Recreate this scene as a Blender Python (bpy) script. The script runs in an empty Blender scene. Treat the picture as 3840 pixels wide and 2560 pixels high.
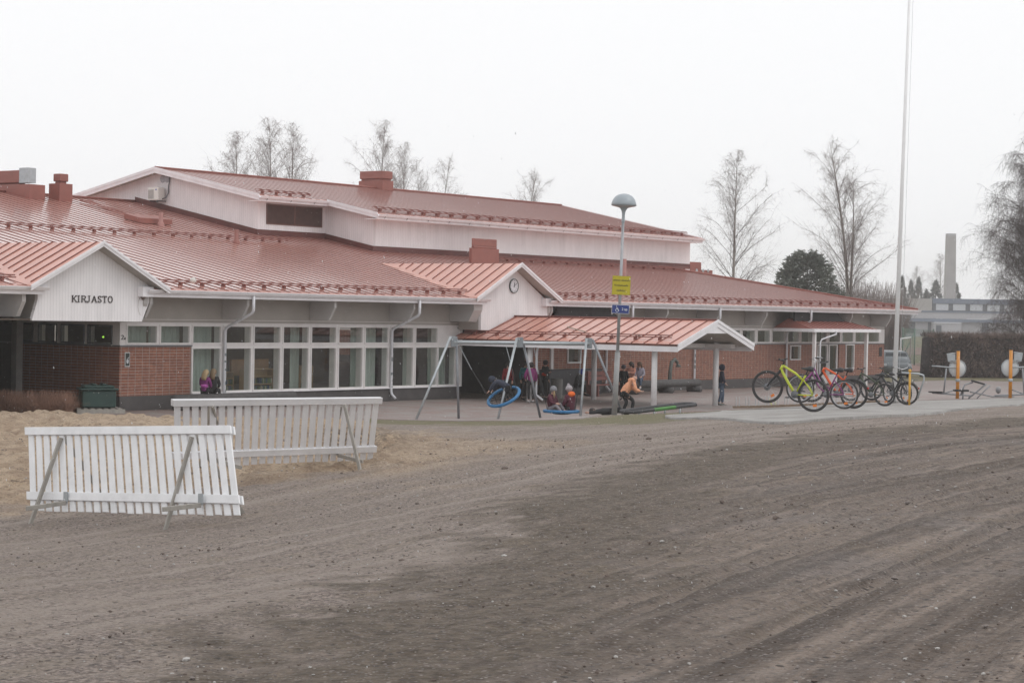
import bpy, bmesh, math, random
import numpy as np
from mathutils import Vector, Matrix, noise
random.seed(7); rng=np.random.default_rng(7)
PI=math.pi; R_=math.radians
SC=bpy.context.scene; COL=SC.collection
# ---------------------------------------------------------------- camera
F=7424.17; YAW,PIT,ROL=.650119,-.0145554,.0182911; HC=3.2267
_fw=np.array([math.cos(YAW)*math.cos(PIT),math.sin(YAW)*math.cos(PIT),math.sin(PIT)])
_rt=np.array([math.sin(YAW),-math.cos(YAW),0.]); _up=np.cross(_rt,_fw)
_c,_s=math.cos(ROL),math.sin(ROL)
CR=_c*_rt+_s*_up; CU=-_s*_rt+_c*_up; CF=_fw; CC=np.array([0,0,HC])
cam=bpy.data.cameras.new('camera'); camo=bpy.data.objects.new('camera',cam); COL.objects.link(camo)
cam.sensor_width=36; cam.lens=F/3840*36; cam.clip_start=.3; cam.clip_end=6000
M=Matrix.Identity(4)
for i in range(3): M[i][0]=CR[i]; M[i][1]=CU[i]; M[i][2]=-CF[i]; M[i][3]=CC[i]
camo.matrix_world=M; SC.camera=camo
# ---------------------------------------------------------------- sky and light (snowy overcast)
W=bpy.data.worlds.new('World'); SC.world=W; W.use_nodes=True
nt=W.node_tree; nt.nodes.clear()
sk=nt.nodes.new('ShaderNodeTexSky'); sk.sky_type='NISHITA'; sk.sun_disc=False
SUN_EL,SUN_AZ=R_(55),R_(158)
sk.sun_elevation=SUN_EL; sk.sun_rotation=SUN_AZ; sk.dust_density=6; sk.air_density=2.5
hs=nt.nodes.new('ShaderNodeHueSaturation'); hs.inputs['Saturation'].default_value=.18
mx=nt.nodes.new('ShaderNodeMix'); mx.data_type='RGBA'; mx.inputs[0].default_value=.90
mx.inputs[7].default_value=(10.95,11.05,11.25,1)
bg=nt.nodes.new('ShaderNodeBackground'); bg.inputs[1].default_value=.1
wo=nt.nodes.new('ShaderNodeOutputWorld')
nt.links.new(sk.outputs[0],hs.inputs['Color']); nt.links.new(hs.outputs[0],mx.inputs[6])
nt.links.new(mx.outputs[2],bg.inputs[0]); nt.links.new(bg.outputs[0],wo.inputs[0])
sl=bpy.data.lights.new('sun','SUN'); sl.energy=.5; sl.angle=R_(25); sl.color=(1,.97,.93)
so=bpy.data.objects.new('sun',sl); COL.objects.link(so)
so.rotation_euler=Vector((-math.sin(SUN_AZ)*math.cos(SUN_EL),-math.cos(SUN_AZ)*math.cos(SUN_EL),-math.sin(SUN_EL))).to_track_quat('-Z','Y').to_euler()
SC.view_settings.view_transform='Standard'; SC.view_settings.look='None'
SC.view_settings.exposure=0; SC.view_settings.gamma=1
# ---------------------------------------------------------------- helpers
def ray(px,py): return (px-1920)/F*CR-(py-1280)/F*CU+CF
def at(px,py,Z): return CC+ray(px,py)*Z
def onp(px,py,ax,v):
    d=ray(px,py); i='xyz'.index(ax); return CC+d*((v-CC[i])/d[i])
def cam_plan(x,y):   # world xy -> (X right, Z forward) on the ground
    return x*_rt[0]+y*_rt[1], x*math.cos(YAW)+y*math.sin(YAW)
def plan(X,Z): return np.array([X*_rt[0]+Z*math.cos(YAW), X*_rt[1]+Z*math.sin(YAW)])
def tag(o,label=None,cat=None,group=None,kind=None):
    if label: o['label']=label
    if cat: o['category']=cat
    if group: o['group']=group
    if kind: o['kind']=kind
    return o
def thing(name,label,cat,loc=(0,0,0),rz=0,group=None):
    o=bpy.data.objects.new(name,None); COL.objects.link(o); o.location=loc; o.rotation_euler=(0,0,rz)
    o.empty_display_size=.3
    return tag(o,label,cat,group)
def world_of(o):
    while o is not None and o.parent is not None: o=o.parent
    return Matrix.Identity(4) if o is None else Matrix.Translation(o.location)@o.rotation_euler.to_matrix().to_4x4()
class MB:
    def __init__(s): s.v=[]; s.f=[]; s.sm=[]; s.mi=[]
    def add(s,vs,fs,smooth=False,mi=0):
        b=len(s.v); s.v+=[tuple(map(float,v)) for v in vs]; s.f+=[[i+b for i in f] for f in fs]; s.sm+=[smooth]*len(fs); s.mi+=[mi]*len(fs); return s
    def box(s,x0,x1,y0,y1,z0,z1,mi=0):
        v=[(x,y,z) for z in (z0,z1) for y in (y0,y1) for x in (x0,x1)]
        return s.add(v,[(0,2,3,1),(4,5,7,6),(0,1,5,4),(2,6,7,3),(0,4,6,2),(1,3,7,5)],mi=mi)
    def obox(s,c,ax,ay,az,mi=0): # oriented box: centre and half vectors
        c,ax,ay,az=[np.array(q,float) for q in (c,ax,ay,az)]
        v=[c+i*ax+j*ay+k*az for k in (-1,1) for j in (-1,1) for i in (-1,1)]
        return s.add(v,[(0,2,3,1),(4,5,7,6),(0,1,5,4),(2,6,7,3),(0,4,6,2),(1,3,7,5)],mi=mi)
    def bar(s,p0,p1,w,h,up=(0,0,1),mi=0): # rectangular bar p0-p1, width w, height h
        p0,p1,up=np.array(p0,float),np.array(p1,float),np.array(up,float)
        d=p1-p0; L=np.linalg.norm(d); d/=L; x=np.cross(d,up); n=np.linalg.norm(x)
        if n<1e-4: x=np.cross(d,(1,0,0)); n=np.linalg.norm(x)
        x/=n; u=np.cross(x,d)
        return s.obox((p0+p1)/2,x*w/2,d*L/2,u*h/2,mi)
    def tube(s,pts,r,n=8,cap=True,mi=0,flat=1.):
        P=[np.array(p,float) for p in pts]; 
        if not hasattr(r,'__len__'): r=[r]*len(P)
        vs=[];fs=[];t0=None
        for i,p in enumerate(P):
            t=(P[min(i+1,len(P)-1)]-P[max(i-1,0)]); t/=np.linalg.norm(t)+1e-12
            if t0 is None:
                a=np.array((0,0,1.)) if abs(t[2])<.9 else np.array((1.,0,0)); x=np.cross(t,a)
            else: x=x-t*np.dot(x,t)
            x/=np.linalg.norm(x)+1e-12; y=np.cross(t,x); t0=t
            for k in range(n):
                a=2*PI*k/n; vs.append(p+r[i]*(math.cos(a)*x+math.sin(a)*y*flat))
        for i in range(len(P)-1):
            for k in range(n): fs.append((i*n+k,i*n+(k+1)%n,(i+1)*n+(k+1)%n,(i+1)*n+k))
        if cap: fs+=[tuple(range(n-1,-1,-1)),tuple((len(P)-1)*n+k for k in range(n))]
        return s.add(vs,fs,n>=6,mi)
    def lathe(s,prof,n=20,c=(0,0,0),mi=0,axis=None):
        vs=[];fs=[];c=np.array(c,float)
        if axis is None: ax,ay,az=np.eye(3)
        else:
            az=np.array(axis,float); az/=np.linalg.norm(az); ax=np.cross(az,(0,0,1.) if abs(az[2])<.9 else (1.,0,0)); ax/=np.linalg.norm(ax); ay=np.cross(az,ax)
        for (r,z) in prof:
            for k in range(n):
                a=2*PI*k/n; vs.append(c+ax*r*math.cos(a)+ay*r*math.sin(a)+az*z)
        for i in range(len(prof)-1):
            for k in range(n): fs.append((i*n+k,i*n+(k+1)%n,(i+1)*n+(k+1)%n,(i+1)*n+k))
        return s.add(vs,fs,True,mi)
    def torus(s,c,R,r,axis=(0,0,1),n=28,m=8,a0=0,a1=2*PI,mi=0,flat=1.):
        az=np.array(axis,float); az/=np.linalg.norm(az); ax=np.cross(az,(0,0,1.) if abs(az[2])<.9 else (1.,0,0)); ax/=np.linalg.norm(ax); ay=np.cross(az,ax); c=np.array(c,float)
        full=abs(a1-a0-2*PI)<1e-6; k=n if full else n+1; vs=[];fs=[]
        for i in range(k):
            a=a0+(a1-a0)*i/n; d=ax*math.cos(a)+ay*math.sin(a)
            for j in range(m):
                b=2*PI*j/m; vs.append(c+d*(R+r*math.cos(b))+az*r*flat*math.sin(b))
        for i in range(n):
            i2=(i+1)%k
            for j in range(m): fs.append((i*m+j,i2*m+j,i2*m+(j+1)%m,i*m+(j+1)%m))
        return s.add(vs,fs,True,mi)
    def ell(s,c,r,n=12,m=8,mi=0,rot=None):
        c=np.array(c,float); vs=[];fs=[]
        for i in range(m+1):
            t=PI*i/m
            for k in range(n):
                a=2*PI*k/n; q=np.array((r[0]*math.sin(t)*math.cos(a),r[1]*math.sin(t)*math.sin(a),r[2]*math.cos(t)))
                if rot is not None: q=np.array(rot@Vector(q))
                vs.append(c+q)
        for i in range(m):
            for k in range(n): fs.append((i*n+k,(i+1)*n+k,(i+1)*n+(k+1)%n,i*n+(k+1)%n))
        return s.add(vs,fs,True,mi)
    def prism(s,poly,off,mi=0): # planar polygon (3d points) extruded by vector off
        n=len(poly); P=[np.array(p,float) for p in poly]; o=np.array(off,float)
        return s.add(P+[p+o for p in P],[tuple(range(n-1,-1,-1)),tuple(range(n,2*n))]+[(i,(i+1)%n,n+(i+1)%n,n+i) for i in range(n)],mi=mi)
    def build(s,name,mats,parent=None,local=False,label=None,bevel=0):
        me=bpy.data.meshes.new(name)
        vs=s.v
        if parent is not None and not local:
            Mi=world_of(parent).inverted(); A=np.array(Mi); V=np.array(vs)@A[:3,:3].T+A[:3,3]; vs=V.tolist()
        me.from_pydata(vs,[],s.f)
        if not isinstance(mats,(list,tuple)): mats=[mats]
        for m in mats: me.materials.append(m)
        me.polygons.foreach_set('use_smooth',s.sm); me.polygons.foreach_set('material_index',s.mi)
        bm=bmesh.new(); bm.from_mesh(me); bmesh.ops.recalc_face_normals(bm,faces=bm.faces)
        if bevel: bmesh.ops.bevel(bm,geom=[e for e in bm.edges if e.calc_face_angle(0)>.6],offset=bevel,segments=1,affect='EDGES')
        bm.to_mesh(me); bm.free(); me.update()
        o=bpy.data.objects.new(name,me); COL.objects.link(o)
        if parent is not None: o.parent=parent
        if label: o['label']=label
        return o
def dup(root,loc=None,rz=None,label=None,group=None):
    r=root.copy(); COL.objects.link(r)
    if loc is not None: r.location=loc
    if rz is not None: r.rotation_euler=(0,0,rz)
    if label: r['label']=label
    if group: r['group']=group
    for ch in list(root.children):
        c=ch.copy(); COL.objects.link(c); c.parent=r
        for g in ch.children:
            d=g.copy(); COL.objects.link(d); d.parent=c
    return r
# ---------------------------------------------------------------- materials
MATS={}
def mat(name,col,rough=.6,var=.12,scale=6.,bump=.0,bscale=40.,metal=0,spec=.5,coat=0,stain=0,streak=0,crough=.1):
    if name in MATS: return MATS[name]
    m=bpy.data.materials.new(name); m.use_nodes=True; n=m.node_tree.nodes; L=m.node_tree.links
    b=n['Principled BSDF']; b.inputs['Roughness'].default_value=rough; b.inputs['Metallic'].default_value=metal
    b.inputs['Specular IOR Level'].default_value=spec
    if coat: b.inputs['Coat Weight'].default_value=coat; b.inputs['Coat Roughness'].default_value=crough
    g=n.new('ShaderNodeNewGeometry'); no=n.new('ShaderNodeTexNoise'); no.inputs['Scale'].default_value=scale; no.inputs['Detail'].default_value=6
    mp=n.new('ShaderNodeMapping')
    L.new(g.outputs['Position'],mp.inputs[0]); L.new(mp.outputs[0],no.inputs[0])
    if streak: mp.inputs['Scale'].default_value=(1,1,streak)
    r=n.new('ShaderNodeMapRange'); r.inputs[1].default_value=.3; r.inputs[2].default_value=.7; r.inputs[3].default_value=1-var; r.inputs[4].default_value=1+var
    L.new(no.outputs[0],r.inputs[0])
    v=n.new('ShaderNodeVectorMath'); v.operation='SCALE'; v.inputs[0].default_value=col[:3]; L.new(r.outputs[0],v.inputs['Scale'])
    src=v.outputs[0]
    if stain:
        n2=n.new('ShaderNodeTexNoise'); n2.inputs['Scale'].default_value=1.7; n2.inputs['Detail'].default_value=8; n2.inputs['Roughness'].default_value=.65
        L.new(mp.outputs[0],n2.inputs[0])
        r2=n.new('ShaderNodeMapRange'); r2.inputs[1].default_value=.52; r2.inputs[2].default_value=.75; r2.inputs[3].default_value=0; r2.inputs[4].default_value=stain
        L.new(n2.outputs[0],r2.inputs[0]); mm=n.new('ShaderNodeMix'); mm.data_type='RGBA'; L.new(r2.outputs[0],mm.inputs[0]); L.new(src,mm.inputs[6]); mm.inputs[7].default_value=(.09,.08,.07,1); src=mm.outputs[2]
    L.new(src,b.inputs['Base Color'])
    if bump:
        bn=n.new('ShaderNodeTexNoise'); bn.inputs['Scale'].default_value=bscale; bn.inputs['Detail'].default_value=4; L.new(g.outputs['Position'],bn.inputs[0])
        bu=n.new('ShaderNodeBump'); bu.inputs['Strength'].default_value=bump; bu.inputs['Distance'].default_value=.02; L.new(bn.outputs[0],bu.inputs['Height']); L.new(bu.outputs[0],b.inputs['Normal'])
    MATS[name]=m; return m
def brick(name,axis,c1,c2,mort):
    m=bpy.data.materials.new(name); m.use_nodes=True; n=m.node_tree.nodes; L=m.node_tree.links; b=n['Principled BSDF']; b.inputs['Roughness'].default_value=.8
    g=n.new('ShaderNodeNewGeometry'); sp=n.new('ShaderNodeSeparateXYZ'); L.new(g.outputs['Position'],sp.inputs[0])
    cb=n.new('ShaderNodeCombineXYZ'); L.new(sp.outputs[axis],cb.inputs[0]); L.new(sp.outputs[2],cb.inputs[1])
    va=n.new('ShaderNodeVectorMath'); va.operation='ADD'; va.inputs[1].default_value=(.09,.045,0); L.new(cb.outputs[0],va.inputs[0])
    t=n.new('ShaderNodeTexBrick'); t.offset=0; t.squash=1; t.inputs['Scale'].default_value=1; t.inputs['Brick Width'].default_value=.285; t.inputs['Row Height'].default_value=.0905
    t.inputs['Mortar Size'].default_value=.0065; t.inputs['Mortar Smooth'].default_value=.1; t.inputs['Bias'].default_value=0
    t.inputs['Color1'].default_value=c1; t.inputs['Color2'].default_value=c2; t.inputs['Mortar'].default_value=mort
    L.new(va.outputs[0],t.inputs[0])
    no=n.new('ShaderNodeTexNoise'); no.inputs['Scale'].default_value=9; no.inputs['Detail'].default_value=6; L.new(g.outputs['Position'],no.inputs[0])
    r=n.new('ShaderNodeMapRange'); r.inputs[1].default_value=.3; r.inputs[2].default_value=.7; r.inputs[3].default_value=.8; r.inputs[4].default_value=1.2; L.new(no.outputs[0],r.inputs[0])
    v=n.new('ShaderNodeVectorMath'); v.operation='SCALE'; L.new(t.outputs[0],v.inputs[0]); L.new(r.outputs[0],v.inputs['Scale']); L.new(v.outputs[0],b.inputs['Base Color'])
    bu=n.new('ShaderNodeBump'); bu.inputs['Strength'].default_value=.6; bu.inputs['Distance'].default_value=.01; bu.invert=True; L.new(t.outputs['Fac'],bu.inputs['Height']); L.new(bu.outputs[0],b.inputs['Normal'])
    MATS[name]=m; return m
def boards(name,col,axis,pitch=.11):
    # vertical tongue and groove boards: thin dark grooves at an even pitch
    m=mat(name,col,.65,.06,3,stain=.10,streak=.25); n=m.node_tree.nodes; L=m.node_tree.links; b=n['Principled BSDF']
    g=n.new('ShaderNodeNewGeometry'); sp=n.new('ShaderNodeSeparateXYZ'); L.new(g.outputs['Position'],sp.inputs[0])
    md=n.new('ShaderNodeMath'); md.operation='PINGPONG'; md.inputs[1].default_value=pitch/2; L.new(sp.outputs[axis],md.inputs[0])
    r=n.new('ShaderNodeMapRange'); r.inputs[1].default_value=0; r.inputs[2].default_value=.012; r.inputs[3].default_value=.80; r.inputs[4].default_value=1; L.new(md.outputs[0],r.inputs[0])
    src=b.inputs['Base Color'].links[0].from_socket
    v=n.new('ShaderNodeVectorMath'); v.operation='SCALE'; L.new(src,v.inputs[0]); L.new(r.outputs[0],v.inputs['Scale']); L.new(v.outputs[0],b.inputs['Base Color'])
    bu=n.new('ShaderNodeBump'); bu.inputs['Strength'].default_value=.7; bu.inputs['Distance'].default_value=.008; L.new(r.outputs[0],bu.inputs['Height']); L.new(bu.outputs[0],b.inputs['Normal'])
    return m
roofm=mat('red_roof_sheet',(.60,.30,.245),.30,.08,2.5,coat=1.,stain=.08,bump=.04,bscale=3,crough=.13)
roofl=mat('red_roof_sheet_pale',(.56,.26,.20),.36,.10,2.5,coat=.4,stain=.10,bump=.05,bscale=3,crough=.2)
seamm=mat('red_roof_seam_shaded',(.17,.05,.04),.5,.12,4)  # seam colour darkened to carry the shadow along each seam
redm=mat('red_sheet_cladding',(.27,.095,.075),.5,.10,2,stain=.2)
redd=mat('dark_red_flashing',(.12,.035,.03),.5,.15,2)
whitem=mat('white_painted_trim',(.82,.80,.82),.5,.05,3,stain=.10)
beigem=mat('shaded_soffit_paint',(.40,.37,.34),.75,.06,2,stain=.06)  # beige darkened so the colour carries the shade under the eaves
winm=mat('white_window_frame_paint',(.72,.69,.68),.5,.05,3,stain=.05)
wallx=boards('white_vertical_boards_x',(.82,.80,.81),0)
wally=boards('white_vertical_boards_y',(.84,.81,.82),1)
plinthm=mat('dark_concrete_plinth',(.085,.078,.078),.85,.15,3,bump=.3,stain=.3)
greym=mat('grey_galvanised_steel',(.42,.45,.47),.42,.10,8,metal=.55)
dgreym=mat('dark_steel',(.16,.165,.175),.5,.1,8,metal=.4)
blackm=mat('black_rubber',(.018,.018,.02),.55,.2,20)
brx=brick('red_brick_x',0,(.29,.115,.070,1),(.22,.085,.055,1),(.36,.33,.31,1))
bry=brick('red_brick_y',1,(.29,.115,.070,1),(.22,.085,.055,1),(.36,.33,.31,1))
def glass(name,tint=(.02,.022,.022),tr=.75):
    m=bpy.data.materials.new(name); m.use_nodes=True; n=m.node_tree.nodes; L=m.node_tree.links; n.clear()
    o=n.new('ShaderNodeOutputMaterial'); a=n.new('ShaderNodeBsdfTransparent'); a.inputs[0].default_value=(.90,.92,.91,1)
    gl=n.new('ShaderNodeBsdfGlossy'); gl.inputs['Roughness'].default_value=.03; gl.inputs[0].default_value=(.9,.92,.95,1)
    g=n.new('ShaderNodeNewGeometry'); dt=n.new('ShaderNodeVectorMath'); dt.operation='DOT_PRODUCT'; L.new(g.outputs['Incoming'],dt.inputs[0]); L.new(g.outputs['Normal'],dt.inputs[1])
    def mth(op,a,b=None):
        q=n.new('ShaderNodeMath'); q.operation=op
        for i,v in enumerate((a,b)):
            if v is None: continue
            if isinstance(v,(int,float)): q.inputs[i].default_value=v
            else: L.new(v,q.inputs[i])
        return q.outputs[0]
    # Fresnel of a thin pane, the same from either side
    fr=mth('ADD',mth('MULTIPLY',mth('POWER',mth('SUBTRACT',1,mth('ABSOLUTE',dt.outputs['Value'])),5),.95),.045)
    mx=n.new('ShaderNodeMixShader'); L.new(fr,mx.inputs[0]); L.new(a.outputs[0],mx.inputs[1]); L.new(gl.outputs[0],mx.inputs[2]); L.new(mx.outputs[0],o.inputs[0])
    return m
glassm=glass('window_glass')
def emis(name,c,s):
    m=bpy.data.materials.new(name); m.use_nodes=True; b=m.node_tree.nodes['Principled BSDF']; b.inputs['Emission Color'].default_value=(*c,1); b.inputs['Emission Strength'].default_value=s; b.inputs['Base Color'].default_value=(*c,1); return m
# ---------------------------------------------------------------- terrain height
_cp=[(1920,2,1.62),(-2500,6,1.30),(6500,6,1.65),(-1500,14,1.05),(5500,18,1.55),
 (112,26.2,.40),(610,24.0,.47),(1000,17,.95),(650,31,.62),(1250,31,.74),(1430,32,.78),(-400,27,.35),(-900,38,.45),
 (0,48,.62),(300,49,.50),(640,50,.36),(900,47,.42),(0,40,.62),(400,40,.55),(900,38,.62),
 (1560,59,0.),(1868,59.6,.0),(2027,60.2,.0),(2178,61,.05),(2335,61,.12),(2303,58.5,.30),(2470,59,.24),(2700,58,.42),
 (1500,50,.25),(2000,48,.42),(2300,45,.70),(2700,40,.98),(2960,45,1.05),(3150,48,.98),(3400,52.7,.88),(2750,48,.80),(3400,46,1.0),(3840,45,1.1),
 (3550,63,.60),(3790,67,.52),(3840,72,.50),(3100,60,.42),(3300,66,.38),(4600,60,.9),(2900,62,.18),(2708,71,.0),(2452,70,.0),(3300,100,.0),(3600,112,.06),(3100,95,0),(2600,85,0),(1700,72,0),(1952,71,0),
 (500,61,0),(0,62,0),(-800,60,.1),(4800,115,.1),(2700,30,1.2),(3840,28,1.4),(2200,20,1.3),(3840,12,1.55)]
_A=np.array([[(px-1920)/F*Z,Z] for px,Z,z in _cp]); _z=np.array([z for *_,z in _cp])
def _U(r): return np.where(r>1e-9,r*r*np.log(r+1e-9),0.)
_K=_U(np.linalg.norm(_A[:,None]-_A[None],axis=2))+np.eye(len(_A))*6.
_P=np.c_[np.ones(len(_A)),_A]; _S=np.block([[_K,_P],[_P.T,np.zeros((3,3))]])
_w=np.linalg.solve(_S,np.r_[_z,0,0,0])
def sstep(t): t=np.clip(t,0,1); return t*t*(3-2*t)
def HT(x,y):
    x=np.atleast_1d(np.asarray(x,float)); y=np.atleast_1d(np.asarray(y,float)); sh=x.shape; x=x.ravel(); y=y.ravel()
    X=x*_rt[0]+y*_rt[1]; Z=x*math.cos(YAW)+y*math.sin(YAW); out=np.empty(len(X))
    for i in range(0,len(X),20000):
        q=np.c_[X[i:i+20000],Z[i:i+20000]]; out[i:i+20000]=_U(np.linalg.norm(q[:,None]-_A[None],axis=2))@_w[:-3]+np.c_[np.ones(len(q)),q]@_w[-3:]
    # level yard by the building, level country far away
    t=sstep((44.0-y)/7.); far=sstep((Z-78)/30.); near=sstep((Z+10)/8)
    out=np.clip(out,-.2,2.)*np.maximum(t,0)*(1-far)
    return (out*near+(1-near)*1.6*(Z<5)).reshape(sh)
def H1(x,y): return float(HT([x],[y])[0])
def G(px,py): # camera ray down to the terrain
    d=ray(px,py); Z=np.geomspace(2,400,1500); P=CC+d*Z[:,None]; h=HT(P[:,0],P[:,1]); k=np.argmax(P[:,2]<h)
    a,b=Z[max(k-1,0)],Z[k]
    for _ in range(25):
        m=(a+b)/2; q=CC+d*m
        if q[2]<H1(q[0],q[1]): b=m
        else: a=m
    q=CC+d*b; return np.array([q[0],q[1],H1(q[0],q[1])])
def GZ(px,Z):
    x,y=plan((px-1920)/F*Z,Z); return np.array([x,y,H1(x,y)])
def fbm(x,y,s=1.,o=4,seed=0):
    r=np.zeros(len(x)); a=1.
    for k in range(o):
        g=np.random.default_rng(seed+k*13); n=256; T=g.random((n,n)); u=x*s; v=y*s; iu=np.floor(u).astype(int); iv=np.floor(v).astype(int); fu=u-iu; fv=v-iv; fu=fu*fu*(3-2*fu); fv=fv*fv*(3-2*fv)
        q=lambda i,j:T[(iu+i)%n,(iv+j)%n]
        r+=a*((q(0,0)*(1-fu)+q(1,0)*fu)*(1-fv)+(q(0,1)*(1-fu)+q(1,1)*fu)*fv-.5); a*=.5; s*=2.03
    return r
def ipoly(px,pts): return np.interp(px,[p[0] for p in pts],[p[1] for p in pts])
# ---------------------------------------------------------------- ground sheet
def ground():
    Zs=np.concatenate([np.linspace(-40,3,8),np.geomspace(3.6,130,560),np.geomspace(140,3500,40)])
    U=np.concatenate([np.linspace(-2.2,-.32,14),np.linspace(-.30,.30,420),np.linspace(.32,2.2,14)])
    nz,nu=len(Zs),len(U); ZZ=np.repeat(Zs,nu); UU=np.tile(U,nz)
    XX=UU*np.maximum(np.abs(ZZ),6)
    x=XX*_rt[0]+ZZ*math.cos(YAW); y=XX*_rt[1]+ZZ*math.sin(YAW); z=HT(x,y)
    px=1920+F*XX/np.maximum(ZZ,1); hor=1171.9+.0183*(px-1920); py=hor+F*(HC-z)/np.maximum(ZZ,1)
    w1=fbm(x,y,.35,4,1); w2=fbm(x,y,1.4,4,5)
    # curved driving lanes
    r=np.hypot(XX-90,ZZ+30); ang=np.arctan2(ZZ+30,90-XX)
    # sand region (seen left, behind the two barriers)
    hi=ipoly(px,[(-2000,1480),(1350,1500),(1420,1598),(1700,1618),(2000,1640),(2200,1665),(2300,1700),(4000,1500)])
    lo=ipoly(px,[(-2000,2050),(0,1955),(200,1940),(500,1905),(900,1862),(1300,1822),(1700,1785),(2000,1735),(2200,1690),(2300,1670),(4000,1400)])
    sd=np.minimum((py-hi)/14.,(lo-py)/22.)+w1*4.2+w2*3.2
    sand=np.clip(sd*.33+.12,0,1)*np.interp(px,[1450,1650,2200],[1,.72,.4])*np.interp(py-lo,[-70,-30,0],[1,.75,.55])*((ZZ>14)&(ZZ<56))
    # brown wet dirt of the lanes
    B=np.interp(ZZ,[3,8.6,11,13.9,17.5,22.5,28.5,34,43.4,60],[-3.6,-2.4,-1.75,-1.35,-.95,-.15,1.5,4.2,11,30])
    q_=XX-B+w1*.7+w2*.35; q_=q_+fbm(x,y,3.1,4,55)*1.3; dirt=(sstep((q_+.5)/1.7)*.45+sstep((q_-1.7-w1*1.2)/1.8)*.55)*(ZZ<60)
    gr=ipoly(px,[(1300,1573),(1400,1570),(2000,1573),(2250,1562),(2400,1545),(2700,1538),(2800,1535),(2900,1400)])
    g2=ipoly(px,[(1300,1573),(1400,1590),(1900,1596),(2200,1592),(2400,1590),(2520,1578),(2700,1560),(2800,1545),(2900,1400)])
    grass=np.clip(np.minimum((py-gr)/5.,(g2-py)/7.)+w2*2.2+.35,0,1)*((ZZ>40)&(ZZ<75)&(px>1380)&(px<2860))
    fg=((ZZ>103)).astype(float)*sstep((XX-2)/8.); grass=np.maximum(grass,fg*.9)
    # relief
    fade=np.clip((70-ZZ)/20,0,1)*(ZZ>3)
    yard=sstep((y-37.6)/1.5)*(sand<.1)
    rut=np.sin(r*5.2+w1*3.)+.6*np.sin(r*11.+w2*2)+.5*np.sin(r*2.3+1)
    # separate wheel tracks: pale pressed strip between two dark thrown-up edges
    tr=np.zeros(len(x)); te=np.zeros(len(x)); tr_=np.random.default_rng(8); wv=.10*w1
    def track(d,w,a,seg):
        nonlocal tr,te
        g=np.exp(-(d/w)**2)*seg; e=np.exp(-((np.abs(d)-w*1.35)/(w*.45))**2)*seg; tr=np.maximum(tr,g*a); te=np.maximum(te,e*a)
    for k in range(46):
        cx,cz=90+tr_.uniform(-14,14),-30+tr_.uniform(-9,9); r0=math.hypot(-.6+tr_.uniform(-1.8,7.)-cx,15-cz); rr=np.hypot(XX-cx,ZZ-cz)+wv+.05*w2
        Z0=tr_.uniform(2,22); seg=sstep((ZZ-Z0)/2.)*sstep((Z0+tr_.uniform(8,30)-ZZ)/4.)*(.55+.45*np.clip(.5+w1*1.5,0,1)); w=tr_.uniform(.035,.095); a=tr_.uniform(.45,1)
        for o in ((0,1.55) if k%2 else (0,)): track(rr-r0-o,w,a,seg)
    for (cx,cz,r0,a0,a1) in ((6.8,20.5,4.2,2.2,4.4),(9.3,24.,5.2,2.0,4.0),(3.4,31.,7.,-1.9,-.6),(11.5,25.,4.6,2.4,4.1)):
        an=np.arctan2(ZZ-cz,XX-cx)%(2*PI); b0,b1=a0%(2*PI),a1%(2*PI); seg=sstep((an-b0)/.1)*sstep((b1-an)/.1); track(np.hypot(XX-cx,ZZ-cz)-r0+.04*w2,.07,.6,seg)
    gl=sstep((XX+1.5)/3.5)*(ZZ<58)*(sand<.3); tr*=gl*(.35+.65*dirt); te*=gl*(.35+.65*dirt)
    z2=z+fade*(te*.028-tr*.026)*(1-sand)+fade*(1-yard)*( (w2*.02+fbm(x,y,5.,3,9)*.016)*(1-sand) + dirt*(rut*.013+fbm(x,y,9.,2,3)*.008) + sand*(fbm(x,y,1.1,4,21)*.22+fbm(x,y,4.5,3,31)*.10) )
    hp=np.exp(-(((px-1330)/170.)**2+((py-1660)/38.)**2))*(ZZ>25)*(ZZ<50)
    z2+=hp*(.10+.30*fbm(x,y,2.4,3,77))
    z2-=(1-fade)*(y>35)*.012
    me=bpy.data.meshes.new('ground'); V=np.c_[x,y,z2]
    i=np.arange(nz-1)[:,None]*nu+np.arange(nu-1)[None]; i=i.ravel(); Fc=np.c_[i,i+1,i+nu+1,i+nu]
    me.from_pydata(V.tolist(),[],Fc.tolist()); me.polygons.foreach_set('use_smooth',[True]*len(Fc))
    ca=me.color_attributes.new('mask','FLOAT_COLOR','POINT'); c=np.c_[sand,dirt,grass,hp]; ca.data.foreach_set('color',c.ravel())
    cb=me.color_attributes.new('lane','FLOAT_COLOR','POINT'); c=np.c_[r/10.,ang*10.,tr,te]; cb.data.foreach_set('color',c.ravel())
    o=bpy.data.objects.new('ground',me); COL.objects.link(o); tag(o,'gravel and dirt ground with tyre tracks, sand at the left','ground',kind='structure')
    m=bpy.data.materials.new('gravel_ground'); m.use_nodes=True; n=m.node_tree.nodes; L=m.node_tree.links; b=n['Principled BSDF']; b.inputs['Roughness'].default_value=.85
    geo=n.new('ShaderNodeNewGeometry'); P=geo.outputs['Position']
    def N(scale,detail=5,rough=.55,vec=None):
        t=n.new('ShaderNodeTexNoise'); t.inputs['Scale'].default_value=scale; t.inputs['Detail'].default_value=detail; t.inputs['Roughness'].default_value=rough; L.new(vec or P,t.inputs[0]); return t.outputs[0]
    def RG(v,a,b_,c_=0.,d=1.):
        t=n.new('ShaderNodeMapRange'); L.new(v,t.inputs[0]); 
        for k,q in zip((1,2,3,4),(a,b_,c_,d)): t.inputs[k].default_value=q
        return t.outputs[0]
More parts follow.
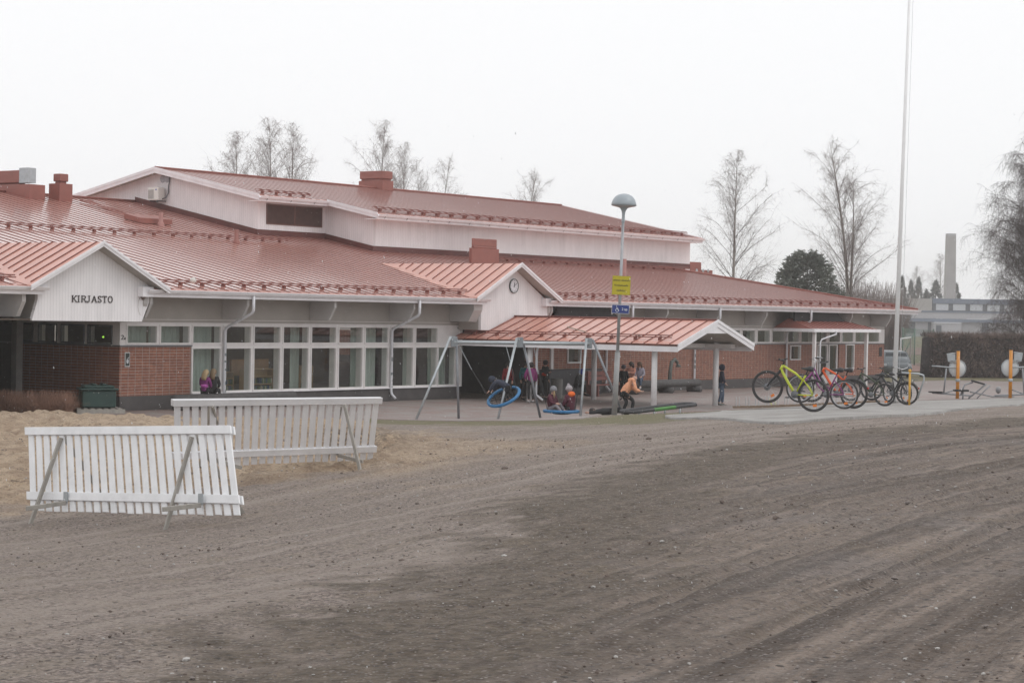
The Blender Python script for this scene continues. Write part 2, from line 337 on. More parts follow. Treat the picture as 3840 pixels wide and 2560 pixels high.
    def MX(f,a,b_,bl='MIX'):
        t=n.new('ShaderNodeMix'); t.data_type='RGBA'; t.blend_type=bl
        for s_,q in ((0,f),(6,a),(7,b_)):
            if isinstance(q,(int,float,tuple)): t.inputs[s_].default_value=q
            else: L.new(q,t.inputs[s_])
        return t.outputs[2]
    at1=n.new('ShaderNodeAttribute'); at1.attribute_name='mask'; sp=n.new('ShaderNodeSeparateColor'); L.new(at1.outputs['Color'],sp.inputs[0])
    at2=n.new('ShaderNodeAttribute'); at2.attribute_name='lane'; mp=n.new('ShaderNodeMapping'); mp.inputs['Scale'].default_value=(60,1.1,1); L.new(at2.outputs['Vector'],mp.inputs[0])
    lane=N(1.,5,.6,mp.outputs[0]); mp2=n.new('ShaderNodeMapping'); mp2.inputs['Scale'].default_value=(17,.5,1); L.new(at2.outputs['Vector'],mp2.inputs[0]); lane2=N(1.,4,.6,mp2.outputs[0])
    mp3=n.new('ShaderNodeMapping'); mp3.inputs['Scale'].default_value=(230,5,1); L.new(at2.outputs['Vector'],mp3.inputs[0]); lane3=N(1.,3,.6,mp3.outputs[0])
    grit=N(22,5,.75); grit2=N(170,2,.6); med=N(3.,6,.6); big=N(.5,5,.6)
    # pebbly grey gravel
    vo=n.new('ShaderNodeTexVoronoi'); vo.inputs['Scale'].default_value=22; L.new(P,vo.inputs[0])
    gravel=MX(RG(grit,.45,.57),(.155,.119,.102,1),(.405,.330,.285,1))
    gravel=MX(RG(vo.outputs['Distance'],.0,.22,.55,0.),gravel,(.42,.37,.35,1))
    gravel=MX(RG(med,.42,.62,0,.5),gravel,(.30,.245,.19,1))
    gravel=MX(RG(lane2,.48,.58,0,.65),gravel,(.40,.33,.285,1))
    # brown dirt with lanes
    d=MX(RG(lane2,.42,.56),(.118,.085,.063,1),(.345,.272,.222,1))
    d=MX(RG(lane,.40,.62,0,.6),d,(.075,.054,.043,1))
    d=MX(RG(lane3,.5,.66,0,.35),d,(.25,.205,.178,1))
    d=MX(RG(grit,.52,.74,0,.6),d,(.065,.046,.037,1))
    d=MX(RG(big,.5,.62,0,.5),d,(.25,.215,.20,1))
    ts=n.new('ShaderNodeSeparateColor'); L.new(at2.outputs['Color'],ts.inputs[0])
    def MU(a,b_):
        q=n.new('ShaderNodeMath'); q.operation='MULTIPLY'
        for i_,v_ in enumerate((a,b_)):
            if isinstance(v_,(int,float)): q.inputs[i_].default_value=v_
            else: L.new(v_,q.inputs[i_])
        return q.outputs[0]
    sandc=MX(RG(grit,.35,.7),(.43,.31,.21,1),(.60,.47,.34,1)); sandc=MX(RG(med,.52,.66,0,.75),sandc,(.27,.185,.125,1)); sandc=MX(RG(N(9.,6,.7),.54,.64,0,.8),sandc,(.13,.095,.07,1)); sandc=MX(RG(N(1.1,5,.6),.45,.62,0,.55),sandc,(.30,.205,.135,1))
    grs=MX(RG(N(26.,5,.7),.4,.6),(.12,.105,.055,1),(.26,.225,.13,1)); grs=MX(RG(med,.45,.6,0,.6),grs,(.17,.165,.065,1))
    d=MX(RG(N(7.,6,.7),.50,.62,0,.55),d,(.075,.056,.046,1)); d=MX(RG(grit,.36,.28,0,.6),d,(.30,.26,.235,1))
    bd=MX(RG(N(8.,6,.7),.40,.62),(.085,.062,.043,1),(.20,.155,.115,1)); c=MX(RG(sp.outputs[1],.05,.42),gravel,bd); c=MX(RG(sp.outputs[1],.50,.95),c,d); c=MX(MU(ts.outputs[2],.9),c,(.30,.24,.198,1)); c=MX(MU(at2.outputs['Alpha'],MU(RG(N(11.,4,.7),.35,.6),.85)),c,(.062,.046,.038,1))
    c=MX(RG(N(.9,6,.6),.60,.70,0,.35),c,(.33,.255,.18,1))
    def pebbles(scale,size,lo,hi,amt,cc):
        v_=n.new('ShaderNodeTexVoronoi'); v_.inputs['Scale'].default_value=scale; L.new(P,v_.inputs[0]); s3=n.new('ShaderNodeSeparateColor'); L.new(v_.outputs['Color'],s3.inputs[0])
        m_=RG(v_.outputs['Distance'],size,size*.7,0,1); k_=RG(s3.outputs[1],1-amt,1-amt+.02,0,1); return MX(MU(m_,k_),cc,MX(RG(s3.outputs[0],0,1),lo,hi))
    c=pebbles(11.,.30,(.05,.038,.032,1),(.17,.13,.11,1),.42,c); c=pebbles(19.,.32,(.06,.046,.04,1),(.34,.29,.26,1),.42,c); c=pebbles(34.,.34,(.07,.056,.05,1),(.42,.37,.34,1),.5,c)
    c=MX(sp.outputs[0],c,sandc); al=n.new('ShaderNodeMath'); al.operation='MULTIPLY'; L.new(at1.outputs['Alpha'],al.inputs[0]); L.new(RG(N(6.,5,.7),.42,.55),al.inputs[1]); c=MX(al.outputs[0],c,(.055,.042,.034,1)); c=MX(sp.outputs[2],c,grs)
    c=MX(RG(grit2,.3,.7),(.8,.8,.8,1),c,'MULTIPLY') if False else c
    L.new(c,b.inputs['Base Color'])
    mth=n.new('ShaderNodeMath'); mth.operation='ADD'; L.new(grit,mth.inputs[0]); m2=n.new('ShaderNodeMath'); m2.operation='MULTIPLY'; m2.inputs[1].default_value=1.4; L.new(lane3,m2.inputs[0]); L.new(m2.outputs[0],mth.inputs[1])
    m4=n.new('ShaderNodeMath'); m4.operation='ADD'; L.new(mth.outputs[0],m4.inputs[0]); L.new(vo.outputs['Distance'],m4.inputs[1])
    bu=n.new('ShaderNodeBump'); bu.inputs['Strength'].default_value=1.; bu.inputs['Distance'].default_value=.05; L.new(m4.outputs[0],bu.inputs['Height']); L.new(bu.outputs[0],b.inputs['Normal'])
    me.materials.append(m)
ground()
def drape(name,near,far,px0,px1,mt,label,lift=.02,nc=160,nr=40,Zspace=False,thick=.10,cat='paving'):
    """paved sheet laid on the terrain between two edges, given as depth against bearing"""
    px=np.linspace(px0,px1,nc); a=np.array([near(p) for p in px]); b=np.array([far(p) for p in px]); V=[];Fc=[]
    for i in range(nc):
        for t in np.linspace(0,1,nr):
            Z=1/((1-t)/a[i]+t/b[i]); x,y=plan((px[i]-1920)/F*Z,Z); V.append((x,y))
    V=np.array(V); h=HT(V[:,0],V[:,1])+lift; mb=MB(); vs=[(x,y,z) for (x,y),z in zip(V,h)]
    n0=len(vs); per=[i*nr for i in range(nc)]+[(nc-1)*nr+j for j in range(1,nr)]+[i*nr+nr-1 for i in range(nc-2,-1,-1)]+[j for j in range(nr-2,0,-1)]
    fs=[(i*nr+j,(i+1)*nr+j,(i+1)*nr+j+1,i*nr+j+1) for i in range(nc-1) for j in range(nr-1)]
    sk=[(vs[k][0],vs[k][1],vs[k][2]-thick) for k in per]; m=len(per)
    fs+=[(per[i],per[(i+1)%m],n0+(i+1)%m,n0+i) for i in range(m)]
    mb.add(vs+sk,fs); mb.sm=[True]*len(fs); o=mb.build(name,mt); tag(o,label,cat,kind='structure'); return o
def paver(name,c1,c2,mort,w,h,rot=0,patch=None,rough=.7):
    m=bpy.data.materials.new(name); m.use_nodes=True; n=m.node_tree.nodes; L=m.node_tree.links; b=n['Principled BSDF']; b.inputs['Roughness'].default_value=rough
    g=n.new('ShaderNodeNewGeometry'); mp=n.new('ShaderNodeMapping'); mp.inputs['Rotation'].default_value=(0,0,rot); L.new(g.outputs['Position'],mp.inputs[0])
    t=n.new('ShaderNodeTexBrick'); t.inputs['Scale'].default_value=1; t.inputs['Brick Width'].default_value=w; t.inputs['Row Height'].default_value=h; t.inputs['Mortar Size'].default_value=.008; t.offset=.5
    t.inputs['Color1'].default_value=c1; t.inputs['Color2'].default_value=c2; t.inputs['Mortar'].default_value=mort; L.new(mp.outputs[0],t.inputs[0])
    no=n.new('ShaderNodeTexNoise'); no.inputs['Scale'].default_value=.9; no.inputs['Detail'].default_value=9; no.inputs['Roughness'].default_value=.65; L.new(g.outputs['Position'],no.inputs[0])
    r=n.new('ShaderNodeMapRange'); r.inputs[1].default_value=.42; r.inputs[2].default_value=.62; L.new(no.outputs[0],r.inputs[0])
    mx=n.new('ShaderNodeMix'); mx.data_type='RGBA'; L.new(r.outputs[0],mx.inputs[0]); L.new(t.outputs[0],mx.inputs[6]); mx.inputs[7].default_value=patch or (c1[0]*.6,c1[1]*.6,c1[2]*.6,1); 
    n2=n.new('ShaderNodeTexNoise'); n2.inputs['Scale'].default_value=30; L.new(g.outputs['Position'],n2.inputs[0]); r2=n.new('ShaderNodeMapRange'); r2.inputs[1].default_value=.3; r2.inputs[2].default_value=.7; r2.inputs[3].default_value=.85; r2.inputs[4].default_value=1.15; L.new(n2.outputs[0],r2.inputs[0])
    v=n.new('ShaderNodeVectorMath'); v.operation='SCALE'; L.new(mx.outputs[2],v.inputs[0]); L.new(r2.outputs[0],v.inputs['Scale']); L.new(v.outputs[0],b.inputs['Base Color']); return m
yardm=paver('wet_yard_pavers',(.26,.175,.158,1),(.215,.165,.150,1),(.12,.10,.095,1),.28,.14,0,(.25,.225,.21,1),.62)
slabm=paver('grey_concrete_slabs',(.235,.215,.198,1),(.19,.175,.16,1),(.07,.062,.055,1),.6,.6,.32,(.31,.295,.28,1),.58)
def Zof(pts): # edge given as (px,py) on the terrain -> depth
    q=[(p,float(cam_plan(*G(p,y)[:2])[1])) for p,y in pts]
    return lambda px:float(np.interp(px,[a for a,_ in q],[b for _,b in q]))
def Zfac(px): # the facade line
    d=ray(px,1300); t=46.0/d[1]; return t
yn=Zof([(380,1572),(1000,1578),(1400,1571),(2000,1577),(2180,1570),(2400,1552),(2560,1545),(2700,1541),(2900,1522),(3100,1512),(3440,1503),(3840,1492)])
drape('yard_paving',yn,lambda px:min(Zfac(px),107.),380,3900,yardm,'wet reddish and grey paved school yard in front of the building',.012,220,44)
sn=Zof([(2500,1569),(2596,1572),(2841,1589),(2939,1592),(3429,1561),(3840,1520),(4200,1505)])
sf=Zof([(2500,1562),(2700,1549),(2800,1541),(3100,1522),(3440,1508),(3840,1496),(4200,1488)])
drape('bicycle_parking_slabs',sn,sf,2500,4200,slabm,'pale grey concrete slabs under the parked bicycles',.05,120,24)
# ---------------------------------------------------------------- the school building
YF=46.13; ZE=3.75; YE=44.85; KR=.2; XR=92.12; XL=22.; XCOR=40.88; HX=93.3; YRID=64.5; ZR=ZE+KR*(YRID-YE)
def zroof(y): return ZE+KR*(y-YE)
SCH=thing('school_building','long low white and brick school with red metal roofs and a gable reading KIRJASTO','school building',(60,50,0))
def part(mb,name,m,parent=None,label=None,bevel=0): return mb.build(name,m,parent or SCH,label=label,bevel=bevel)
# main walls: plinth, brick, white parts; the window band is left open
UP=[(41.18+1.3745*i,42.375+1.3745*i) for i in range(11)]         # upper panes
LO=[(43.93+1.3745*i,45.125+1.3745*i) for i in range(9)]+[(56.22,57.19)]
UPR=[(75.2,76.35),(76.58,77.72),(77.95,79.08),(79.30,80.44),(80.66,81.84),(82.02,83.20),(83.42,84.6),(84.8,85.9),(86.2,87.3),(87.55,88.7),(88.92,90.05),(90.33,91.5)]
LOR=[(64.3,65.25,1.24,1.97),(82.35,83.35,1.22,1.93),(87.9,88.8,.74,1.97)]
mb=MB(); mb.box(XCOR,57.4,YF-.03,YF+.3,-.3,.45); part(mb,'plinth',plinthm); mb=MB(); mb.box(61.9,85.0,YF-.03,YF+.3,-.3,.42); part(mb,'plinth',plinthm); mb=MB(); mb.box(87.25,XR,YF-.03,YF+.3,-.3,.42)
part(mb,'plinth',plinthm); mb=MB(); mb.box(XCOR-.03,XCOR+.3,YF+.3,53,-.3,.42); part(mb,'plinth',plinthm); mb=MB(); mb.box(XR-.3,XR+.03,YF+.3,84,-.3,.42); part(mb,'plinth',plinthm)
def holes(x0,x1,z0,z1,hs,y,th,mb):   # wall in the xz plane with rectangular openings
    xs=sorted(set([x0,x1]+[max(x0,min(x1,v)) for h in hs for v in h[:2]]))
    for a,b in zip(xs[:-1],xs[1:]):
        if b-a<1e-4: continue
        zz=sorted([(h[2],h[3]) for h in hs if h[0]<(a+b)/2<h[1]]); c=z0
        for p,q in zz:
            if p>c+1e-4: mb.box(a,b,y,y+th,c,p)
            c=q
        if z1>c+1e-4: mb.box(a,b,y,y+th,c,z1)
mb=MB(); mb.box(XCOR,43.84,YF,YF+.3,.45,1.97); part(mb,'brick_wall',brx); mb=MB(); holes(61.9,85.0,.42,1.97,[(a,b,z0,z1) for a,b,z0,z1 in LOR],YF,.3,mb); part(mb,'brick_wall',brx); mb=MB()
holes(87.25,XR,.42,1.97,[(a,b,z0,z1) for a,b,z0,z1 in LOR],YF,.3,mb); part(mb,'brick_wall',brx)
mb=MB(); mb.box(XCOR,XCOR+.3,YF+.3,53,.42,1.97); part(mb,'brick_wall',bry); mb=MB(); mb.box(XR-.3,XR,YF+.3,84,.42,1.97); part(mb,'brick_wall',bry)
mb=MB(); mb.box(XCOR-.03,43.86,YF-.05,YF+.32,1.97,2.01); mb.box(XCOR-.05,XCOR+.32,YF+.33,53,1.97,2.01); mb.box(61.9,XR+.04,YF-.05,YF+.32,1.97,2.01); part(mb,'sill_flashing',dgreym)
# white wall above the bricks with openings
mb=MB(); hs=[(a,b,2.06,2.62) for a,b in UP]+[(a,b,.53,1.90) for a,b in LO]
holes(XCOR,43.86,2.01,2.72,[h for h in hs if h[0]<43.8],YF,.28,mb); holes(43.86,57.45,.45,2.72,[h for h in hs],YF,.28,mb)
holes(61.9,XR,2.01,2.72,[(a,b,2.06,2.62) for a,b in UPR],YF,.28,mb)
mb.box(XCOR,XCOR+.28,YF+.28,53,2.62,3.1); 
for a,b in ((YF+.28,46.46),(47.62,47.74),(48.87,49.05),(49.96,50.2),(51.6,51.8)): mb.box(XCOR,XCOR+.28,a,b,2.01,2.62)
mb.box(XR-.28,XR,YF+.28,84,2.01,3.1); part(mb,'white_wall',winm)
# upper wall strip up to the soffit
mb=MB(); mb.box(XCOR,XR,YF+.012,YF+.25,2.721,3.62); mb.box(XR-.25,XR-.02,YF+.25,84,3.1,3.62); part(mb,'upper_wall',beigem)  # wall strip shares the eave-shade colour of the soffit
# horizontal mouldings over the window band
mb=MB(); 
for z in (2.70,2.80): mb.box(XCOR+.02,57.4,YF-.022,YF-.002,z,z+.018); mb.box(61.95,XR,YF-.022,YF-.002,z,z+.018)
part(mb,'moulding',winm)
def window(x0,x1,z0,z1,y=YF,name='window',fr=.055,par=None):
    mb=MB(); mb.box(x0,x1,y-.025,y+.12,z1-fr,z1-.003); mb.box(x0,x1,y-.03,y+.12,z0+.003,z0+fr); mb.box(x0+.003,x0+fr,y-.02,y+.12,z0+fr,z1-fr); mb.box(x1-fr,x1-.003,y-.02,y+.12,z0+fr,z1-fr)
    w=part(mb,name,winm,par); g=MB(); g.box(x0+fr,x1-fr,y+.05,y+.06,z0+fr,z1-fr); g.build('pane',glassm,w); return w
for a,b in UP: window(a-.06,b+.06,2.03,2.66)
for a,b in LO: window(a-.06,b+.06,.48,1.95)
for a,b in UPR:
    if b<83.3 or a>88.8: window(a-.05,b+.05,2.03,2.66)
    else: window(a-.05,b+.05,2.03,2.66)
for a,b,z0,z1 in LOR: window(a,b,z0,z1,YF-.03)
mb=MB(); mb.box(43.86,57.4,YF-.09,YF-.03,.45,.49); part(mb,'window_sill',whitem)
# side wall windows in the recess
for y0,y1 in ((46.46,47.62),(47.74,48.87),(49.05,49.96),(50.2,51.6)):
    mb=MB(); x=XCOR
    for q in ((y0,y1,2.02,2.07),(y0,y1,2.57,2.62),(y0,y0+.05,2.07,2.57),(y1-.05,y1,2.07,2.57)): mb.box(x-.02,x+.1,*q)
    w=part(mb,'window',dgreym); g=MB(); g.box(x+.04,x+.05,y0+.05,y1-.05,2.07,2.57); g.build('pane',glassm,w)
# recess under the library gable
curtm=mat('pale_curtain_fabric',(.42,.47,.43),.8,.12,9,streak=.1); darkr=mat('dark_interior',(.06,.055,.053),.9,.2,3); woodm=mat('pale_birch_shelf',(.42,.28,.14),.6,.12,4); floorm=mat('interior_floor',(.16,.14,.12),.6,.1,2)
concm=mat('grey_concrete',(.26,.25,.24),.85,.12,5,bump=.3,stain=.3)
doorm=mat('dark_door_frame',(.05,.055,.06),.4,.1,5)
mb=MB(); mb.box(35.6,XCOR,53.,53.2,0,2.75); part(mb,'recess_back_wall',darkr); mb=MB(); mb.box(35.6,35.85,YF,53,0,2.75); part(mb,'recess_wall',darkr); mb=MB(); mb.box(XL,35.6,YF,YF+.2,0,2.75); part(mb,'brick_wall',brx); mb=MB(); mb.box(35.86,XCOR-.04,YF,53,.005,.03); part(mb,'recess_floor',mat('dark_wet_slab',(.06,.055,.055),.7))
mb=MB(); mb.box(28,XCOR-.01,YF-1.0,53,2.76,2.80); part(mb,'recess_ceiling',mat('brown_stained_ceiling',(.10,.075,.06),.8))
mb=MB(); mb.box(XCOR-.04,XCOR-.02,51.0,52.4,0.02,2.6); dr=part(mb,'entrance_door',doorm)
mb=MB(); mb.box(XCOR-.05,XCOR-.041,51.1,51.6,.3,1.95); mb.box(XCOR-.05,XCOR-.041,51.75,52.3,.3,1.95); mb.build('pane',glassm,dr)
mb=MB(); mb.box(39.9,40.15,49.8,50.05,0,2.76); part(mb,'pillar',concm)
# entrance recess under the clock gable
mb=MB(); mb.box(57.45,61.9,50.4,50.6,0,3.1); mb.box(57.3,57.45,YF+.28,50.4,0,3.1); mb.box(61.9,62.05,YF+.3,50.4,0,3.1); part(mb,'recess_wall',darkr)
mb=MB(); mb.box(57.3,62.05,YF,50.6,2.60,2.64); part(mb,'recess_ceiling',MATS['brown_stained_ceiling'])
for x0,x1 in ((57.9,58.9),(59.1,60.1),(60.3,61.3)):
    mb=MB(); mb.box(x0,x0+.08,50.3,50.38,.05,2.3); mb.box(x1-.08,x1,50.3,50.38,.05,2.3); mb.box(x0+.08,x1-.08,50.3,50.38,2.2,2.3); mb.box(x0+.08,x1-.08,50.3,50.38,1.0,1.1); mb.box(x0+.08,x1-.08,50.3,50.38,.05,.2)
    d=part(mb,'entrance_door',mat('brown_door_wood',(.14,.085,.045),.5)); g=MB(); g.box(x0+.08,x1-.08,50.33,50.34,.2,2.2); g.build('pane',glassm,d)
mb=MB(); mb.box(57.40,57.55,YF-.05,YF+.15,0.45,2.62); part(mb,'white_post',winm); mb=MB(); mb.box(63.14,63.30,YF-.08,YF-.002,.42,2.0); part(mb,'white_post',winm)
# right hand entrance
mb=MB(); mb.box(85.0,87.25,47.2,47.3,0,3.1); mb.box(84.9,85.0,YF+.3,47.2,0,3.1); mb.box(87.25,87.35,YF+.3,47.2,0,3.1); part(mb,'recess_wall',darkr)
for x0,x1 in ((85.1,86.15),(86.25,87.15)):
    mb=MB(); mb.box(x0,x0+.1,YF+.02,YF+.1,.05,2.0); mb.box(x1-.1,x1,YF+.02,YF+.1,.05,2.0); mb.box(x0+.1,x1-.1,YF+.02,YF+.1,1.9,2.0); mb.box(x0+.1,x1-.1,YF+.02,YF+.1,.05,.5)
    d=part(mb,'entrance_door',winm); g=MB(); g.box(x0+.1,x1-.1,YF+.05,YF+.06,.5,1.9); g.build('pane',glassm,d)
# interior seen through the windows
mb=MB(); mb.box(43.9,57.3,52.5,52.6,0,3.1); mb.box(62,92,52.5,52.6,0,3.1); mb.box(41.2,43.9,52.8,52.9,0,3.1); mb.box(43.85,43.9,YF+.3,52.5,0,3.1); part(mb,'interior_wall',mat('interior_brown_wall',(.13,.11,.085),.9,.2,2))
mb=MB(); mb.box(41.2,57.3,YF+.3,52.5,.30,.40); mb.box(62,92,YF+.3,52.5,.3,.40); part(mb,'interior_floor',floorm)
mb=MB(); mb.box(41.2,57.3,YF+.3,52.5,3.0,3.05); mb.box(62,92,YF+.3,52.5,3.,3.05); part(mb,'interior_ceiling',darkr)
def curtain(x0,x1,z0,z1,y=YF+.5):
    mb=MB(); n=int((x1-x0)/.03); vs=[];fs=[]
    for i in range(n+1):
        x=x0+(x1-x0)*i/n; yy=y+.03*math.sin(i*1.3)+.02*math.sin(i*.45); vs+=[(x,yy,z0),(x,yy,z1)]
    fs=[(2*i,2*i+2,2*i+3,2*i+1) for i in range(n)]; mb.add(vs,fs,True); part(mb,'curtain',curtm)
for a,b,z0 in ((43.9,45.2,.45),(51.95,53.3,.45),(56.2,57.25,.45),(41.1,42.4,2.0),(42.5,43.8,2.0),(54.8,55.3,.45),(48.9,49.3,.45),(79.2,80.0,2.),(83.5,84.4,2.),(90.4,90.9,2.),(87.9,88.6,.7)): curtain(a,b,z0,2.68)
for (x0,x1,y0,z0,z1) in ((45.6,47.2,47.6,.4,1.05),(47.4,48.7,47.2,.4,1.15),(48.9,49.3,47.4,.4,1.0),(50.9,51.5,48.,.4,1.2)):
    mb=MB()
    for z in np.arange(z0,z1+.01,(z1-z0)/3): mb.box(x0,x1,y0,y0+.3,z,z+.03)
    mb.box(x0-.03,x0,y0,y0+.3,z0,z1); mb.box(x1,x1+.03,y0,y0+.3,z0,z1); mb.box(x0,x1,y0+.28,y0+.3,z0,z1); s=part(mb,'shelf',woodm)
    mb=MB(); x=x0+.02
    while x<x1-.06:
        w=random.uniform(.02,.07)
        if random.random()<.8: 
            for z in (z0+.04,z0+.04+(z1-z0)/3): mb.box(x,x+w*.9,y0+.02,y0+.22,z,z+random.uniform(.13,.18),mi=random.randrange(3))
        x+=w
    mb.build('books',[mat('book_blue',(.05,.09,.16)),mat('book_cream',(.4,.36,.28)),mat('book_green',(.10,.16,.06))],s)
mb=MB(); mb.box(48.1,49.9,48.6,48.7,.9,1.45); part(mb,'notice_board',mat('orange_brown_board',(.30,.16,.06)))
# ---- roofs
GK_=[38.85,59.17]
T=.06
def slab(poly,name,m,th=T,par=None):  # sloping sheet from upper-surface polygon
    mb=MB(); mb.prism(poly,(0,0,-th)); return part(mb,name,m,par)
XH=HX-(YRID-YE)
HB=dict(x0=57.9,x1=61.95,x2=86.6,yl=57.15,yw=54.45,yb=76.)
mb=MB()
Q=[(XL,YE)]
for g,l,r_ in ((GK_[0],2.05,2.02),(GK_[1],1.9,2.3)): Q+=[(g-l,YE),(g-l,45.3),(g+r_,45.3),(g+r_,YE)]
Q+=[(HX,YE),(XH,YRID),(XL,YRID)]; mb.prism([(a,b,zroof(b)) for a,b in Q],(0,0,-T)); MAINMB=mb
mb=MB(); mb.prism([(HX,YE,ZE),(HX,84.1,ZE),(XH,YRID,ZR)],(0,0,-T)); mb.prism([(XL,84.15,ZE),(XL,YRID,ZR),(XH,YRID,ZR),(HX,84.15,ZE)],(0,0,-T)); part(mb,'rear_roof',roofm)
GK=[38.85,59.17]; GA=5.07; GS=.51; GHW=2.57
def ystart(x):
    y=YE
    for g in GK:
        d=abs(x-g)
        if d<GHW: y=max(y,YE+(GA-GS*d-ZE)/KR)
    return y
mb=MAINMB; x=XL+.2
while x<HX-.2:
    y0=ystart(x); y1=min(YRID,YE+(HX-x)) 
    if HB['x0']<x<HB['x1']: y1=min(y1,HB['yl'])
    elif HB['x1']<=x<HB['x2']: y1=min(y1,HB['yw'])
    if y1>y0+.2:
        h=.019; mb.prism([(x-.018,y0,zroof(y0)),(x+.018,y0,zroof(y0)),(x+.018,y0,zroof(y0)+h),(x-.018,y0,zroof(y0)+h)],(0,y1-y0,KR*(y1-y0)),mi=1)
    x+=.468
part(mb,'main_roof',[roofm,seamm])
mb=MB(); mb.tube([(HX-.02,YE,ZE+.03),(XH,YRID,ZR+.03)],.05,6); mb.tube([(XL,YRID,ZR+.04),(HB['x0'],YRID,ZR+.04)],.05,6); part(mb,'ridge_cap',redm)
# eaves: soffit, fascia, gutter, brackets
EAV=[(XL,GK[0]-1.95),(GK[0]+2.0,GK[1]-1.75),(GK[1]+2.15,HX)]
SOF=[(XL,GK[0]-2.2),(GK[0]+1.95,GK[1]-1.9),(GK[1]+2.2,HX)]
mb=MB()
for a,b in SOF: mb.add([(a,YE+.03,3.50),(b,YE+.03,3.50),(b,YF+.05,3.60),(a,YF+.05,3.60),(a,YE+.03,3.52),(b,YE+.03,3.52),(b,YF+.05,3.62),(a,YF+.05,3.62)],[(0,1,2,3),(4,5,6,7),(0,1,5,4),(2,3,7,6),(0,3,7,4),(1,2,6,5)])
mb.box(XR+.0,HX-.03,YF,84,3.50,3.53); part(mb,'soffit',beigem)
for a,b in EAV:
    mb=MB(); mb.box(a,b,YE+.0,YE+.028,3.50,3.70); 
    if b==HX: mb.box(HX-.03,HX,YE+.03,84,3.50,3.70)
    part(mb,'fascia',whitem)
    mb=MB(); prof=[(-.0,.0),(-.02,-.10),(-.10,-.11),(-.15,-.03),(-.155,.0),(-.14,.0),(-.095,-.095),(-.03,-.09),(-.012,.0)]
    mb.prism([(a-.08 if a!=XL else a,YE+p,3.725+q) for p,q in prof],(b-a+(.16 if a!=XL else .08),0,0)); gt=part(mb,'gutter',whitem)
    mb2=MB(); x=a+.3
    while x<b: mb2.box(x-.01,x+.01,YE-.152,YE-.149,3.70,3.73); x+=.936
    mb2.build('gutter_hooks',dgreym,gt)
def bracket(x,w=.10,m=mat('pale_bracket_paint',(.48,.46,.45),.6,.05,2),y1=YF-.003,o=0):
    mb=MB(); mb.prism([(x-w/2,y1,2.86),(x-w/2,y1-.86,2.86),(x-w/2,YE+.16,3.29),(x-w/2,YE+.16,3.50),(x-w/2,y1,3.598)],(w,0,0)); part(mb,'bracket',m)
for k in range(-1,12):
    x=45.24+4.12*k
    if abs(x-GK[1])<2.3 or abs(x-GK[0])<2: continue
    bracket(x)
bracket(36.3,.14)
# snow guards
def guard(p0,p1,n,slope,name='snow_guard',m=mat('snow_guard_red',(.20,.062,.048),.5,.1,4),up=.10,par=None,pole=.02,step=1):
    p0,p1=np.array(p0,float),np.array(p1,float); d=p1-p0; L=np.linalg.norm(d); d/=L; mb=MB(); s=np.array(slope,float)
    for h,o in ((up,0),(up+.055,.05)): mb.tube([p0+np.array((0,0,h))+s*o,p1+np.array((0,0,h))+s*o],pole,5)
    for i in range(n):
        c=p0+d*L*(i+.5)/n
        mb.obox(c+s*.03+np.array((0,0,up*.58)),d*.033,s*.07,np.array((0,0,up*.58)))
    part(mb,name,m,par)
SL=np.array((0,1,KR))/math.hypot(1,KR)
def zr3(x,y): return (x,y,zroof(y))
guard(zr3(XL,45.5),zr3(36.4,45.5),15,SL); guard(zr3(41.4,45.5),zr3(57.1,45.5),17,SL); guard(zr3(61.9,45.5),zr3(92.2,45.5),32,SL)
guard(zr3(32,55.4),zr3(57.9,55.4),27,SL)
guard(zr3(68.7,53.6),zr3(85.2,53.6),18,SL)
